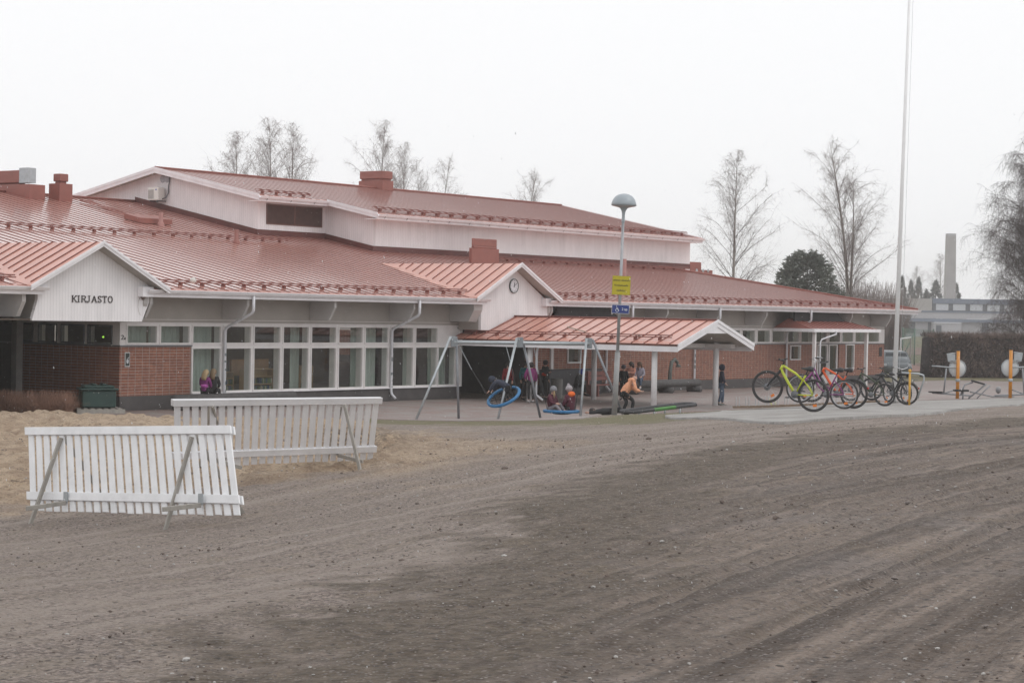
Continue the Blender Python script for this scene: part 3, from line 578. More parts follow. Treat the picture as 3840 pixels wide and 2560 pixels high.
# gables with lettering / clock
def gable(xc,name,lettering):
    yw=45.06; yf=44.62; a=GHW
    mb=MB(); wl,wr=(xc-2.02,xc+2.0) if lettering else (xc-1.82,xc+2.32); zb=2.75 if lettering else 2.56
    zt=lambda x:GA-.10-GS*abs(x-xc)
    pts=[(wl+(-.20 if lettering else 0),yw,zb),(wr-.06,yw,zb),(wr+.22 if lettering else wr,yw,3.35),(wr+.22 if lettering else wr,yw,zt(wr+.22)),(xc,yw,GA-.1),(wl,yw,zt(wl)),(wl,yw,3.35)]
    mb.prism(pts,(0,.12,0)); 
    part(mb,'gable_wall',wallx)
    mb=MB(); mb.box(wl-.0,wl+.08,yw+.125,YF+.9 if not lettering else YF-.002,zb,3.55); mb.box(wr-.10,wr-.02,yw+.125,YF+(.9 if not lettering else -.002),zb,3.55); mb.box(wl+.08,wr-.1,yw+.125,YF-.002,zb+.002,zb+.06); part(mb,'gable_side',beigem)
    bracket(wr+.05,.14)
    if not lettering: bracket(wl-.25,.5)
    mb=MB()
    yb=YE+(GA-ZE)/KR
    for s in (-1,1):
        e=(xc+s*a,GA-GS*a)
        mb.add([(xc,yf,GA),(e[0],yf,e[1]),(e[0],YE+.15,e[1]),(xc,yb,GA),(xc,yf,GA-.05),(e[0],yf,e[1]-.05),(e[0],YE+.15,e[1]-.05),(xc,yb,GA-.05)],[(0,1,2,3),(4,5,6,7),(0,1,5,4),(1,2,6,5)])
    y=yf+.28
    while y<yb-.1:
        dm=GHW if y<YE+.1 else min(GHW,max(0,(GA-zroof(y))/GS))
        for s in (-1,1):
            e=dm-.06-.10*(y>YE)
            if e>.1:
                mb.bar((xc,y,GA+.014),(xc+s*e,y,GA-GS*e+.014),.022,.03,mi=1)
        y+=.50
    part(mb,'gable_roof',[roofl,seamm])
    # valley strips
    mb=MB()
    for s in (-1,1):
        p=np.array((xc+s*a,YE+.02,ZE+.012)); q=np.array((xc,yb,GA+.010)); w=np.array((s*.30,0,0)); w2=np.array((-s*.24,0,GS*.24))
        mb.add([p,q,q+w*.6,p+w,],[(0,1,2,3)]); mb.add([p+w2,q,p],[(0,1,2)])
    part(mb,'valley_flashing',roofl)
    mb=MB()
    for s in (-1,1):
        for off,th,yy,dz in ((0,.15,yf-.03,.025),(0,.085,yf-.055,.04)):
            n=1.0
            P=[(xc,yy,GA+dz),(xc+s*(a+.06),yy,GA+dz-GS*(a+.06)),(xc+s*(a+.06),yy,GA+dz-th-GS*(a+.06)),(xc,yy,GA+dz-th)]
            mb.prism(P,(0,.028 if th>.1 else .024,0))
    part(mb,'bargeboard',whitem)
    mb=MB()   # boarded underside of the overhang
    for s in (-1,1):
        mb.add([(xc,yf,GA-.12),(xc+s*a,yf,GA-.12-GS*a),(xc+s*a,yw,GA-.12-GS*a),(xc,yw,GA-.12)],[(0,1,2,3)])
    part(mb,'gable_soffit',beigem)
    for s in (-1,1):
        x0,x1=(xc-2.35,xc-1.86) if s<0 else ((xc+1.75,xc+2.3) if lettering else (xc+1.9,xc+2.35))
        if s>0 or True:
            mb=MB(); mb.box(x0+.0,x1-.12*(s>0),yf+.20,yw-.003,3.50 if s>0 else 3.72,3.80-(0 if s>0 else 0)); part(mb,'return_box',whitem)
gable(GK[0],'library_gable',True); gable(GK[1],'clock_gable',False)
# KIRJASTO in slab-serif strokes
def letters(txt,x0,x1,zb,h,y):
    S={'K':[[(0,0),(0,1)],[(.62,1),(.04,.42)],[(.2,.58),(.66,0)],[(-.1,0),(.12,0)],[(-.1,1),(.12,1)],[(.5,1),(.74,1)],[(.54,0),(.78,0)]],
    'I':[[(.1,0),(.1,1)],[(-.04,0),(.24,0)],[(-.04,1),(.24,1)]],
    'R':[[(0,0),(0,1)],[(0,1),(.36,1),(.55,.9),(.58,.74),(.52,.58),(.36,.5),(0,.5)],[(.34,.5),(.64,0)],[(-.1,0),(.12,0)],[(-.1,1),(.05,1)],[(.56,0),(.74,0)]],
    'J':[[(.36,1),(.36,.2),(.28,.04),(.12,-.02),(0,.06),(-.02,.2)],[(.2,1),(.52,1)]],
    'A':[[(0,0),(.36,1),(.72,0)],[(.14,.34),(.58,.34)],[(-.1,0),(.12,0)],[(.6,0),(.84,0)]],
    'S':[[(.52,.78),(.44,.95),(.28,1),(.1,.95),(.02,.78),(.08,.6),(.42,.42),(.54,.24),(.46,.06),(.28,0),(.08,.05),(0,.22)],[(.52,.78),(.52,.96)],[(0,.22),(0,.02)]],
    'T':[[(.32,0),(.32,1)],[(0,1),(.64,1)],[(0,1),(0,.82)],[(.64,1),(.64,.82)],[(.18,0),(.46,0)]],
    'O':[[(.35+.35*math.cos(a),.5+.5*math.sin(a)) for a in np.linspace(0,2*PI,17)]]}
    mb=MB(); wd={'K':.84,'I':.44,'R':.80,'J':.62,'A':.98,'S':.66,'T':.78,'O':.74}; lo={'K':.1,'I':.04,'R':.1,'J':.02,'A':.1}; sc=(x1-x0)/sum(wd[c]+.14 for c in txt); cx=x0
    for i,ch in enumerate(txt):
        for pl in S[ch]:
            for p,q in zip(pl[:-1],pl[1:]):
                ox=cx+lo.get(ch,0)*sc; mb.bar((ox+p[0]*sc,y,zb+p[1]*h),(ox+q[0]*sc,y,zb+q[1]*h),.02,.024 if (ch!='T' and abs(q[1]-p[1])<.05) else .030,up=(0,1,0))
        cx+=(wd[ch]+.14)*sc
    return part(mb,'lettering',mat('brown_metal_letters',(.06,.05,.048),.5))
letters('KIRJASTO',38.07,39.64,3.305,.185,45.045)
mb=MB(); t=[(0,.8),(.1,.96),(.3,1),(.5,.92),(.54,.72),(.4,.45),(0,0),(.56,0)]
for p,q in zip(t[:-1],t[1:]): mb.bar((40.94+p[0]*.13,YF-.012,2.19+p[1]*.13),(40.94+q[0]*.13,YF-.012,2.19+q[1]*.13),.012,.02,up=(0,1,0))
t=[(.1,.55),(.3,.62),(.42,.5),(.42,0),(.3,0),(.12,.02),(.06,.15),(.14,.3),(.42,.32)]
for p,q in zip(t[:-1],t[1:]): mb.bar((41.035+p[0]*.12,YF-.012,2.19+p[1]*.10),(41.035+q[0]*.12,YF-.012,2.19+q[1]*.10),.012,.014,up=(0,1,0))
part(mb,'house_number',blackm)
# clock
mb=MB(); cc=(59.28,45.055,4.23); mb.lathe([(0,0),(.27,0),(.27,.05),(.245,.05),(.245,.03),(0,.03)],32,cc,axis=(0,-1,0)); ck=part(mb,'clock',mat('dark_green_clock_rim',(.07,.09,.08),.4))
mb=MB(); mb.lathe([(0,.036),(.243,.036)],32,cc,axis=(0,-1,0)); mb.build('clock_face',mat('clock_face_white',(.72,.72,.76),.4,.02),ck)
mb=MB()
for k in range(12):
    a=k*PI/6; s,c=math.sin(a),math.cos(a); mb.bar((cc[0]+s*.175,cc[1]-.04,cc[2]+c*.175),(cc[0]+s*.222,cc[1]-.04,cc[2]+c*.222),.006,.014,up=(0,1,0))
for ang,l,w in ((R_(58),.21,.016),(R_(3),.13,.026)):
    s,c=math.sin(ang),math.cos(ang); mb.bar((cc[0]-s*.05,cc[1]-.044,cc[2]-c*.05),(cc[0]+s*l,cc[1]-.044,cc[2]+c*l),.006,w,up=(0,1,0))
mb.build('clock_hands',blackm,ck)
# coiled cable on the library gable
mb=MB(); 
for i in range(5): mb.torus((40.78+.02*math.sin(i*2),45.04-.012*i,3.50+.015*math.cos(i*3)),.07+.012*math.sin(i*1.7),.008,(0.15*math.sin(i),-1,.1*math.cos(i)),16,4)
mb.tube([(40.70,45.03,3.50),(40.62,45.03,3.38),(40.60,45.03,3.2),(40.63,45.03,3.05),(40.70,45.03,2.95)],.005,4); part(mb,'coiled_cable',mat('brown_cable',(.20,.14,.11)))
# downpipes
def pipe(pts,r=.045,name='downpipe',m=None,worn=False):
    mb=MB(); mb.tube(pts,r,8); p=part(mb,name,m or mat('white_downpipe_paint',(.66,.66,.69),.4,.04))
    z0=min(q[2] for q in pts)
    if worn:
        mb=MB(); b=pts[-2]; 
        for k in range(7):
            z=random.uniform(.6,2.1); mb.tube([(b[0],b[1],z),(b[0],b[1],z+random.uniform(.05,.25))],r+.002,8,False)
        mb.build('worn_patch',mat('bare_galvanised_pipe',(.25,.27,.28),.5),p)
    return p
def dpipe(x,xw,worn=False,foot=True):
    pts=[(x,YE-.07,3.6),(x,YE-.07,3.14),(x,YE+.0,3.05),(xw,YF-.16,2.58),(xw,YF-.09,2.48),(xw,YF-.09,.35)]
    if foot: pts+=[(xw,YF-.12,.25),(xw,YF-.3,.10)]
    else: pts+=[(xw,YF-.09,.05)]
    mb=MB(); mb.tube(pts,.05,8); p=part(mb,'downpipe',mat('white_downpipe_paint',(.66,.66,.69),.4,.04))
    if worn:
        for k in range(7):
            mb=MB(); z=.5+.24*k+random.uniform(0,.04); a=random.uniform(-2.6,-.3); l=random.uniform(.05,.18)
            for j in range(3):
                aa=a+j*.5; mb.obox((xw+.052*math.cos(aa),YF-.09+.052*math.sin(aa),z+random.uniform(-.02,.02)),(-.0145*math.sin(aa),.0145*math.cos(aa),0),(.002*math.cos(aa),.002*math.sin(aa),0),(0,0,l/2))
            mb.build('worn_patch',mat('bare_galvanised_pipe',(.22,.24,.25),.5),p)
dpipe(45.25,45.25,True,False); dpipe(53.49,53.49,True); dpipe(66.97,66.97,False); dpipe(73.77,73.77,True,False); dpipe(81.9,81.9)
# small entrance roofs under the big eave (near-black upright board above red sheet)
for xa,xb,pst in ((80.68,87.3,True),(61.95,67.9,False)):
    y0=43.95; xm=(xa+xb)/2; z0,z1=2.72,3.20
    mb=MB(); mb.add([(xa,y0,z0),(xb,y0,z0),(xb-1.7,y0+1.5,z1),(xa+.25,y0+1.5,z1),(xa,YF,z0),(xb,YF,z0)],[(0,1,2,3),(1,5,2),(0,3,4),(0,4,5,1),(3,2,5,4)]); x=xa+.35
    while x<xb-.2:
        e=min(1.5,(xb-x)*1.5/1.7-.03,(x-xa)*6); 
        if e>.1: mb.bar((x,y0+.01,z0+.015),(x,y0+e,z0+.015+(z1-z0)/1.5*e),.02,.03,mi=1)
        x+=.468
    part(mb,'entrance_roof',[redm,seamm])  # older dark red sheet, with eave shade put into the colour
    mb=MB(); mb.box(xa,xb,y0-.03,y0-.004,z0-.13,z0+.02); mb.box(xa-.03,xa-.004,y0-.03,YF-.06,z0-.13,z0+.02); mb.box(xb+.004,xb+.03,y0-.03,YF-.06,z0-.13,z0+.02); part(mb,'fascia',whitem)
    mb=MB(); mb.prism([(xa+.15,y0+1.1,3.08),(xb-1.5,y0+1.1,3.08),(xb-2.3,y0+1.1,3.50),(xa+.15,y0+1.1,3.50)],(0,.08,0)); part(mb,'dark_upstand',mat('near_black_board',(.025,.022,.024),.9,.2,6,bump=.3))
    if pst:
        for x in (xa+.35,86.2):
            mb=MB(); mb.box(x-.07,x+.07,y0+.1,y0+.24,0,z0-.13); part(mb,'entrance_post',winm)
        mb=MB(); mb.tube([(82.7,y0-.06,2.64),(82.7,y0-.06,2.5),(81.5,y0+.05,2.25),(81.4,y0+.06,2.1),(81.4,y0+.06,.1)],.04,8); part(mb,'downpipe',MATS['white_downpipe_paint'])
# ---- high hall block
x0,x1,x2,yl,yw,yb=[HB[k] for k in ('x0','x1','x2','yl','yw','yb')]
RY,RZ=62.7,9.05; HS=.2056; hz=lambda y:RZ-HS*abs(RY-y)
mb=MB(); zl=hz(yl)-.16; 
mb.prism([(x0,yl,4.6),(x0,yl,zl),(x0,RY,RZ-.12),(x0,yb,hz(yb)-.12),(x0,yb,4.6)],(.15,0,0)); part(mb,'hall_wall',wally); mb=MB(); mb.prism([(x1,yw,4.6),(x1,yw,hz(yw)-.16),(x1,yl-.001,zl),(x1,yl-.001,4.6)],(.15,0,0))
part(mb,'hall_wall',wally); mb=MB(); mb.box(x2-.15,x2,yw+.16,yb,3.5,hz(yw)-.16); part(mb,'hall_wall',wally)
mb=MB(); mb.box(x0+.15,x1+.15,yl,yl+.15,4.6,zl); part(mb,'hall_wall',wallx); mb=MB(); mb.box(x1+.15,x2,yw,yw+.15,3.6,hz(yw)-.16); part(mb,'hall_wall',wallx)
ye1,ye2=yl-.62,yw-.72; xs,xe=x0-.55,x1-.55
th=.07; HRM=[]
def roofpiece(p,name='hall_roof'):
    mb=MB(); mb.prism(p,(0,0,-th)); HRM.append(mb)
XE=x2+.04
roofpiece([(xs,ye1,hz(ye1)),(xe,ye1,hz(ye1)),(xe,RY,RZ),(xs,RY,RZ)]); roofpiece([(xe,ye2,hz(ye2)),(XE,ye2,hz(ye2)),(XE,RY,RZ),(xe,RY,RZ)]); roofpiece([(xs,RY,RZ),(XE,RY,RZ),(XE,yb+.6,hz(yb+.6)),(xs,yb+.6,hz(yb+.6))])

x=xs+.3; SM={0:HRM[0],1:HRM[1]}
while x<XE:
    y0=ye1 if x<xe else ye2; mb=SM[0 if x<xe else 1]; mb.prism([(x-.018,y0,hz(y0)),(x+.018,y0,hz(y0)),(x+.018,y0,hz(y0)+.018),(x-.018,y0,hz(y0)+.018)],(0,RY-y0,HS*(RY-y0)),mi=1); x+=.468
for mb in HRM: part(mb,'hall_roof',[roofm,seamm])
mb=MB(); mb.tube([(xs,RY,RZ+.03),(XE,RY,RZ+.03)],.05,6); part(mb,'ridge_cap',redm)
def rake(x,ya,yb_,name='bargeboard'):
    mb=MB()
    for (xx,t,dz,w) in ((x-.03,.24,.03,.03),(x-.055,.12,.045,.025)):
        mb.prism([(xx,ya,hz(ya)+dz),(xx,yb_,hz(yb_)+dz),(xx,yb_,hz(yb_)+dz-t),(xx,ya,hz(ya)+dz-t)],(w,0,0))
    part(mb,name,whitem)
rake(xs,ye1,RY); rake(xs,RY,yb+.6); rake(xe,ye2,ye1-.01)
mb=MB(); mb.box(XE,XE+.03,0,0,0,0) if False else mb.prism([(XE,ye2,hz(ye2)+.03),(XE,RY,RZ+.03),(XE,RY,RZ-.2),(XE,ye2,hz(ye2)-.2)],(.03,0,0)); part(mb,'bargeboard',whitem)
for a,b,ye in ((xs,xe,ye1),(xe,XE,ye2)):
    z=hz(ye); mb=MB(); mb.box(a,b,ye-.004,ye+.026,z-.24,z-.08); mb.box(a,b,ye+.03,(yl if ye==ye1 else yw),z-.24,z-.21); part(mb,'fascia',whitem)
    mb=MB(); mb.prism([(a-.03,ye+p,z-.03+q) for p,q in ((-.005,0),(-.02,-.09),(-.10,-.10),(-.14,-.02),(-.145,0),(-.13,0),(-.09,-.085),(-.03,-.08),(-.015,0))],(b-a+.06,0,0)); g=part(mb,'gutter',whitem)
    m2=MB(); xx=a+.4
    while xx<b: m2.bar((xx,ye-.02,z-.2),(xx+.02,ye-.155,z-.02),.02,.012); xx+=1.4
    m2.build('gutter_hooks',dgreym,g)
mb=MB(); mb.prism([(xs,ye1,hz(ye1)-.09),(xs,RY,RZ-.09),(xs,RY,RZ-.12),(xs,ye1,hz(ye1)-.12)],(x0-xs,0,0)); mb.prism([(xs,yb+.6,hz(yb+.6)-.09),(xs,RY,RZ-.09),(xs,RY,RZ-.12),(xs,yb+.6,hz(yb+.6)-.12)],(x0-xs,0,0)); part(mb,'soffit',beigem)
SH=np.array((0,1,HS))/math.hypot(1,HS)
guard((xs+.3,ye1+.5,hz(ye1+.5)),(xe-.5,ye1+.5,hz(ye1+.5)),4,SH); guard((xe+.3,ye2+.55,hz(ye2+.55)),(XE-.6,ye2+.55,hz(ye2+.55)),26,SH,up=.12)
guard((xe+.8,ye2+.95,hz(ye2+.95)),(XE-.6,ye2+.95,hz(ye2+.95)),25,SH,up=.07)
# louvre
mb=MB(); la,lb=x0+.48,x1-.22; z0l,z1l=6.66,7.50; y=yl-.03
mb.box(la,lb,y,y+.028,z0l,z0l+.05); mb.box(la,lb,y,y+.028,z1l-.05,z1l); mb.box(la,la+.05,y,y+.028,z0l+.05,z1l-.05); mb.box(lb-.05,lb,y,y+.028,z0l+.05,z1l-.05); mb.box((la+lb)/2-.03,(la+lb)/2+.03,y,y+.028,z0l+.05,z1l-.05)
lv=part(mb,'louvre',mat('brown_louvre_metal',(.15,.075,.062),.5))
mb=MB(); z=z0l+.06
while z<z1l-.06: mb.bar((la+.06,y+.012,z),(lb-.06,y+.012,z),.03,.010,up=(0,.7,.7)); z+=.045
mb.box(la+.05,lb-.05,y+.022,y+.027,z0l+.05,z1l-.05,mi=1); mb.build('louvre_slats',[MATS['brown_louvre_metal'],darkr],lv)
# dark flashing where the hall meets the lower roof
mb=MB()
for a,b,yy in ((x0,x1+.0,yl),(x1,x2,yw)): mb.box(a,b,yy-.02,yy-.003,zroof(yy)-.02,zroof(yy)+.22)
mb.prism([(x0-.02,yl,zroof(yl)),(x0-.02,YRID,ZR),(x0-.02,YRID,ZR+.22),(x0-.02,yl,zroof(yl)+.22)],(.017,0,0)); mb.prism([(x1-.02,yw,zroof(yw)),(x1-.02,yl,zroof(yl)),(x1-.02,yl,zroof(yl)+.22),(x1-.02,yw,zroof(yw)+.22)],(.017,0,0)); part(mb,'wall_flashing',redd)
# air conditioner, vents on the hall gable
ac=onp(594,728,'x',x0-.2); mb=MB(); yy,zz=ac[1],ac[2]
mb.box(x0-.50,x0-.14,yy-.32,yy+.32,zz-.27,zz+.27); acp=part(mb,'air_conditioner',mat('cream_unit_casing',(.70,.69,.65),.45,.03),bevel=.01)
mb=MB(); 
for k in range(12): mb.box(x0-.512,x0-.502,yy-.04,yy+.29,zz-.20+k*.032,zz-.184+k*.032)
mb.build('grille',mat('grey_grille',(.35,.34,.33)),acp)
mb=MB(); mb.ell((x0-.504,yy-.18,zz+.17),(.006,.05,.026),10,6); mb.build('emblem',mat('blue_emblem',(.08,.10,.40)),acp)
mb=MB(); mb.box(x0-.5,x0,yy-.25,yy-.21,zz-.33,zz-.275); mb.box(x0-.5,x0,yy+.21,yy+.25,zz-.33,zz-.275); mb.build('wall_bracket',dgreym,acp)
mb=MB(); mb.tube([(x0-.28,yy-.32,zz-.22),(x0-.15,yy-.42,zz-.15),(x0-.06,yy-.46,zz+.05),(x0-.06,yy-.47,zz+.35),(x0-.05,yy-.50,zz+.50),(x0-.04,yy-.50,zz+.72)],.03,6); mb.build('insulated_hose',dgreym,acp)
for px in (611,627):
    p=onp(px,671,'x',x0); mb=MB(); mb.lathe([(0,.03),(.14,.03),(.17,.0)],16,(x0-.001,p[1],p[2]),axis=(-1,0,0)); part(mb,'round_vent',mat('grey_vent',(.42,.43,.46)))
# chimneys and roof fittings
def chimney(x0,x1,y0,y1,zt,cap,zb=None):
    mb=MB(); zb=zb if zb is not None else zroof((y0+y1)/2)-.5; mb.box(x0,x1,y0,y1,zb,zt); c=part(mb,'chimney',redm,bevel=.01)
    i=.10; mb=MB(); mb.box(x0+i+.08,x1-i-.08,y0+i+.08,y1-i-.08,zt,zt+.10); mb.box(x0+i,x1-i,y0+i,y1-i,zt+.10,zt+cap); mb.build('chimney_cap',redm,c,bevel=.02); return c
def chim_px(l,c,r,yt,Y,cap,zb,inset=.12,extra=None):
    p=onp(c,yt,'y',Y); x1=onp(r,yt,'y',Y)[0]; y1=onp(l,yt,'x',p[0])[1]; zt=p[2]
    mb=MB(); mb.box(p[0],x1,Y,y1,zb,zt); ch=part(mb,'chimney',redm,bevel=.01)
    if cap: i=inset; mb=MB(); mb.box(p[0]+i+.05,x1-i-.05,Y+i+.05,y1-i-.05,zt,zt+.09); mb.box(p[0]+i,x1-i,Y+i,y1-i,zt+.09,zt+cap); mb.build('chimney_cap',redm,ch,bevel=.02)
    return ch,p[0],x1,Y,y1,zt
chim_px(183,224,273,687,63.,.40,7.)
c,xa,xb,ya_,yb_,zt=chim_px(-170,110,170,690,63.,0,7.); mb=MB(); mb.box(xa+.10,xb-.2,ya_+.75,yb_-.3,zt+.08,zt+.58); mb.box(xa+.2,xb-.3,ya_+.85,yb_-.4,zt,zt+.08); mb.build('chimney_hood',redm,c,bevel=.02); mb=MB(); mb.box(xa+.05,xb-.35,ya_+.15,ya_+.70,zt+.06,zt+.66); mb.build('vent_box',greym,c)
chim_px(1759,1769,1872,929,52.7,.42,4.6,.10)
chim_px(1345,1435,1476,676,62.3,.46,8.4,.03)
a=onp(2590,1020,'y',56.); b=onp(2672,1020,'y',56.); t=onp(2600,1003,'y',56.); t2=onp(2640,1012,'y',56.)
mb=MB(); mb.box(a[0]+.0,b[0],56,57.2,4.,t2[2]); c=part(mb,'chimney',redm); mb=MB(); mb.box(a[0],b[0]-1.,56.1,57.1,t2[2],t[2]+.3); mb.build('chimney_cap',redm,c)
mb=MB()
for px in (2613,2637,2656): q=onp(px,1015,'y',55.98); mb.lathe([(0,.01),(.09,.01),(.11,0)],12,q,axis=(0,-1,0))
mb.build('floodlights',greym,c)
for (px,py,top) in ((603,846,797),(886,912,861),(2341,1068,959+120)):
    yy={603:57.99,886:54.6,2341:49.}[px]; p=onp(px,py,'y',yy); q=onp(px,top if px!=2341 else 962+0,'y',yy); h=q[2]-p[2] if px!=2341 else 1.1
    mb=MB(); mb.lathe([(.16,-.05),(.13,.10),(.085,.14),(.085,h),(0,h)],10,(p[0],yy,zroof(yy))); part(mb,'vent_pipe',mat('pale_red_pipe',(.36,.17,.15)) if px!=886 else redm)
mb=MB(); mb.obox((53.4,58.7,zroof(58.7)+.12),(.85,0,0),(0,.45,.09),(0,0,.10)); part(mb,'roof_hatch',redm)
mb=MB(); p0=np.array((54.0,63.2,zroof(63.2)+.08)); p1=np.array((53.2,59.4,zroof(59.4)+.08)); w=np.array((.25,0,0))
mb.tube([p0-w,p1-w],.02,4); mb.tube([p0+w,p1+w],.02,4)
for k in range(14): q=p0+(p1-p0)*k/13; mb.tube([q-w,q+w],.014,4)
part(mb,'roof_ladder',redm)
mb=MB(); mb.box(41.08,41.28,YF-.02,YF-.003,1.35,1.80); ps=part(mb,'poster',mat('white_poster_edge',(.6,.6,.6))); mb=MB(); mb.box(41.10,41.26,YF-.024,YF-.0205,1.38,1.77); mb.build('poster_print',mat('black_poster',(.03,.04,.035)),ps)
mb=MB(); mb.ell((41.18,YF-.026,1.52),(.05,.002,.07),8,6); mb.bar((41.14,YF-.027,1.58),(41.24,YF-.027,1.66),.002,.03,up=(0,1,0)); mb.build('poster_figure',mat('poster_white',(.55,.55,.58)),ps)
mb=MB(); mb.box(91.55,91.85,YF-.02,YF-.003,1.35,1.8); part(mb,'poster',blackm)
# brown deposit line: long dark seat ledge by the wall

# ceiling lamps of the lit rooms behind the windows
lampm=emis('lit_ceiling_panel',(1.,.93,.80),7.)
for x,y in ((42.5,48.),(46.,48.),(49.,48.),(52.5,48.),(55.5,48.),(78.,48.5),(82.,48.5),(90.,48.5),(64.8,48.5)):
    mb=MB(); mb.box(x-.6,x+.6,y-.15,y+.15,2.93,2.98); part(mb,'ceiling_lamp',lampm)
mb=MB(); mb.box(59.0,59.4,49.0,49.4,2.55,2.598); part(mb,'ceiling_lamp',emis('dim_entrance_lamp',(1,.8,.5),1.5))
mb=MB(); q=onp(387,1263,'x',41.6); mb.ell(q,(.03,.03,.03),8,6); part(mb,'green_indicator_lamp',emis('green_lamp',(.5,1,.1),1.2))
# ---------------------------------------------------------------- covered walkway
CX,CHW,CZR,CZE,CY0,CY1=59.35,2.5,3.08,2.25,36.15,46.05
CAN=thing('walkway_canopy','red metal roof on white pillars over the walkway, below the clock gable','canopy',(CX,40,0))
cs=(CZR-CZE)/CHW; yW=45.03
mb=MB()
mb.add([(CX,CY0,CZR),(CX-CHW,CY0,CZE),(CX-CHW,CY1,CZE),(CX-1.95,CY1,CZE+.55*cs),(CX-1.95,yW,CZE+.55*cs),(CX,yW,CZR)],[(0,1,2,3,4,5)]); mb.add([(CX,CY0,CZR),(CX+CHW,CY0,CZE),(CX+CHW,yW,CZE),(CX,yW,CZR)],[(0,1,2,3)])
mb.add([(CX,CY0,CZR-.05),(CX-CHW,CY0,CZE-.05),(CX-CHW,CY1,CZE-.05),(CX-1.95,CY1,CZE+.55*cs-.05),(CX-1.95,yW,CZE+.55*cs-.05),(CX,yW,CZR-.05)],[(0,1,2,3,4,5)]); mb.add([(CX,CY0,CZR-.05),(CX+CHW,CY0,CZE-.05),(CX+CHW,yW,CZE-.05),(CX,yW,CZR-.05)],[(0,1,2,3)])
y=CY0+.35
while y<CY1-.1:
    for s in (-1,1):
        if s>0 and y>yW: continue
        e=.0 if y<yW else 1.97
        mb.bar((CX+s*e,y,CZR-cs*e+.014),(CX+s*(CHW-.01),y,CZE+.014),.022,.03,mi=1)
    y+=.525
mb.tube([(CX,CY0,CZR+.02),(CX,yW,CZR+.02)],.04,6,mi=1)
mb.build('roof',[roofl,seamm],CAN)
mb=MB(); mb.box(CX-CHW+.02,CX-CHW+.05,CY0+.03,CY1,CZE-.26,CZE-.07); mb.build('fascia',whitem,CAN); mb=MB(); mb.box(CX+CHW-.05,CX+CHW-.02,CY0+.03,yW,CZE-.26,CZE-.07); mb.build('fascia',whitem,CAN)
mb=MB()
for s in (-1,1):
    for yy,t,dz in ((CY0-.03,.24,.02),(CY0-.055,.11,.035)):
        a=CHW+.03; mb.prism([(CX,yy,CZR+dz),(CX+s*a,yy,CZR+dz-cs*a),(CX+s*a,yy,CZR+dz-t-cs*a),(CX,yy,CZR+dz-t)],(0,.026,0))
mb.prism([(CX-.75,CY0+.0,CZR-.20-.75*cs),(CX+.75,CY0,CZR-.20-.75*cs),(CX,CY0,CZR-.2)],(0,.02,0))
mb.build('bargeboard',whitem,CAN)
mb=MB(); mb.add([(CX,CY0+.05,CZR-.24),(CX-CHW+.06,CY0+.05,CZE-.10),(CX-CHW+.06,yW,CZE-.10),(CX,yW,CZR-.24),(CX+CHW-.06,CY0+.05,CZE-.10),(CX+CHW-.06,yW,CZE-.10)],[(0,1,2,3),(0,4,5,3)]); mb.build('ceiling',beigem,CAN)
for x,y,w in ((57.25,37.35,.10),(57.25,42.7,.10),(61.3,37.35,.10),(61.3,42.7,.10)):
    mb=MB(); g=H1(x,y); mb.tube([(x,y,g-.1),(x,y,CZE+.04)],w,14); mb.build('pillar',mat('white_pillar_paint',(.78,.77,.78),.55,.06,3,stain=.15),CAN)
mb=MB(); mb.box(57.1,57.4,CY0+.5,yW,CZE-.16,CZE-.02); mb.box(61.15,61.45,CY0+.5,yW,CZE-.16,CZE-.02)
for y in (37.8,42.7): mb.box(57.41,61.14,y-.06,y+.06,CZE-.16,CZE-.02)
mb.build('beam_frame',winm,CAN)
guard((CX-CHW+.38,CY0+.5,CZE+.38*cs),(CX-CHW+.38,CY1-.3,CZE+.38*cs),9,np.array((1,0,cs))/math.hypot(1,cs),par=CAN)
mb=MB(); mb.tube([(57.25,42.3,2.1),(57.2,42.35,1.9),(57.22,42.38,1.6),(57.22,42.38,.3),(57.1,42.0,.12)],.045,8); mb.build('downpipe',MATS['white_downpipe_paint'],CAN)
st=MB(); p=onp(2128,1218,'x',58.2); q=onp(2196,1236,'x',57.75); zc=lambda x:CZR-cs*abs(x-CX)
st.tube([(p[0],p[1],zc(p[0])+.05),((p[0]+q[0])/2,(p[1]+q[1])/2,zc((p[0]+q[0])/2)+.045),(q[0],q[1],zc(q[0])+.05)],.018,5); tag(st.build('stick',mat('bleached_wood',(.33,.27,.20))),'pale bare stick lying across the seams of the walkway roof','stick')
st=MB(); p=onp(2397,1257,'x',57.5); st.ell((57.5,p[1],zc(57.5)+.03),(.06,.05,.03),8,6); tag(st.build('pine_cone',mat('brown_cone',(.14,.10,.07))),'small dark cone lying low on the walkway roof','pine cone')
st=MB(); p=onp(707,1058,'y',45.5); st.ell((p[0],45.3,zroof(45.3)+.20),(.10,.10,.10),14,10); tag(st.build('ball',mat('dirty_white_ball',(.62,.60,.56),.5,.15,8)),'dirty white ball stuck behind the snow guard near the library gable','ball')
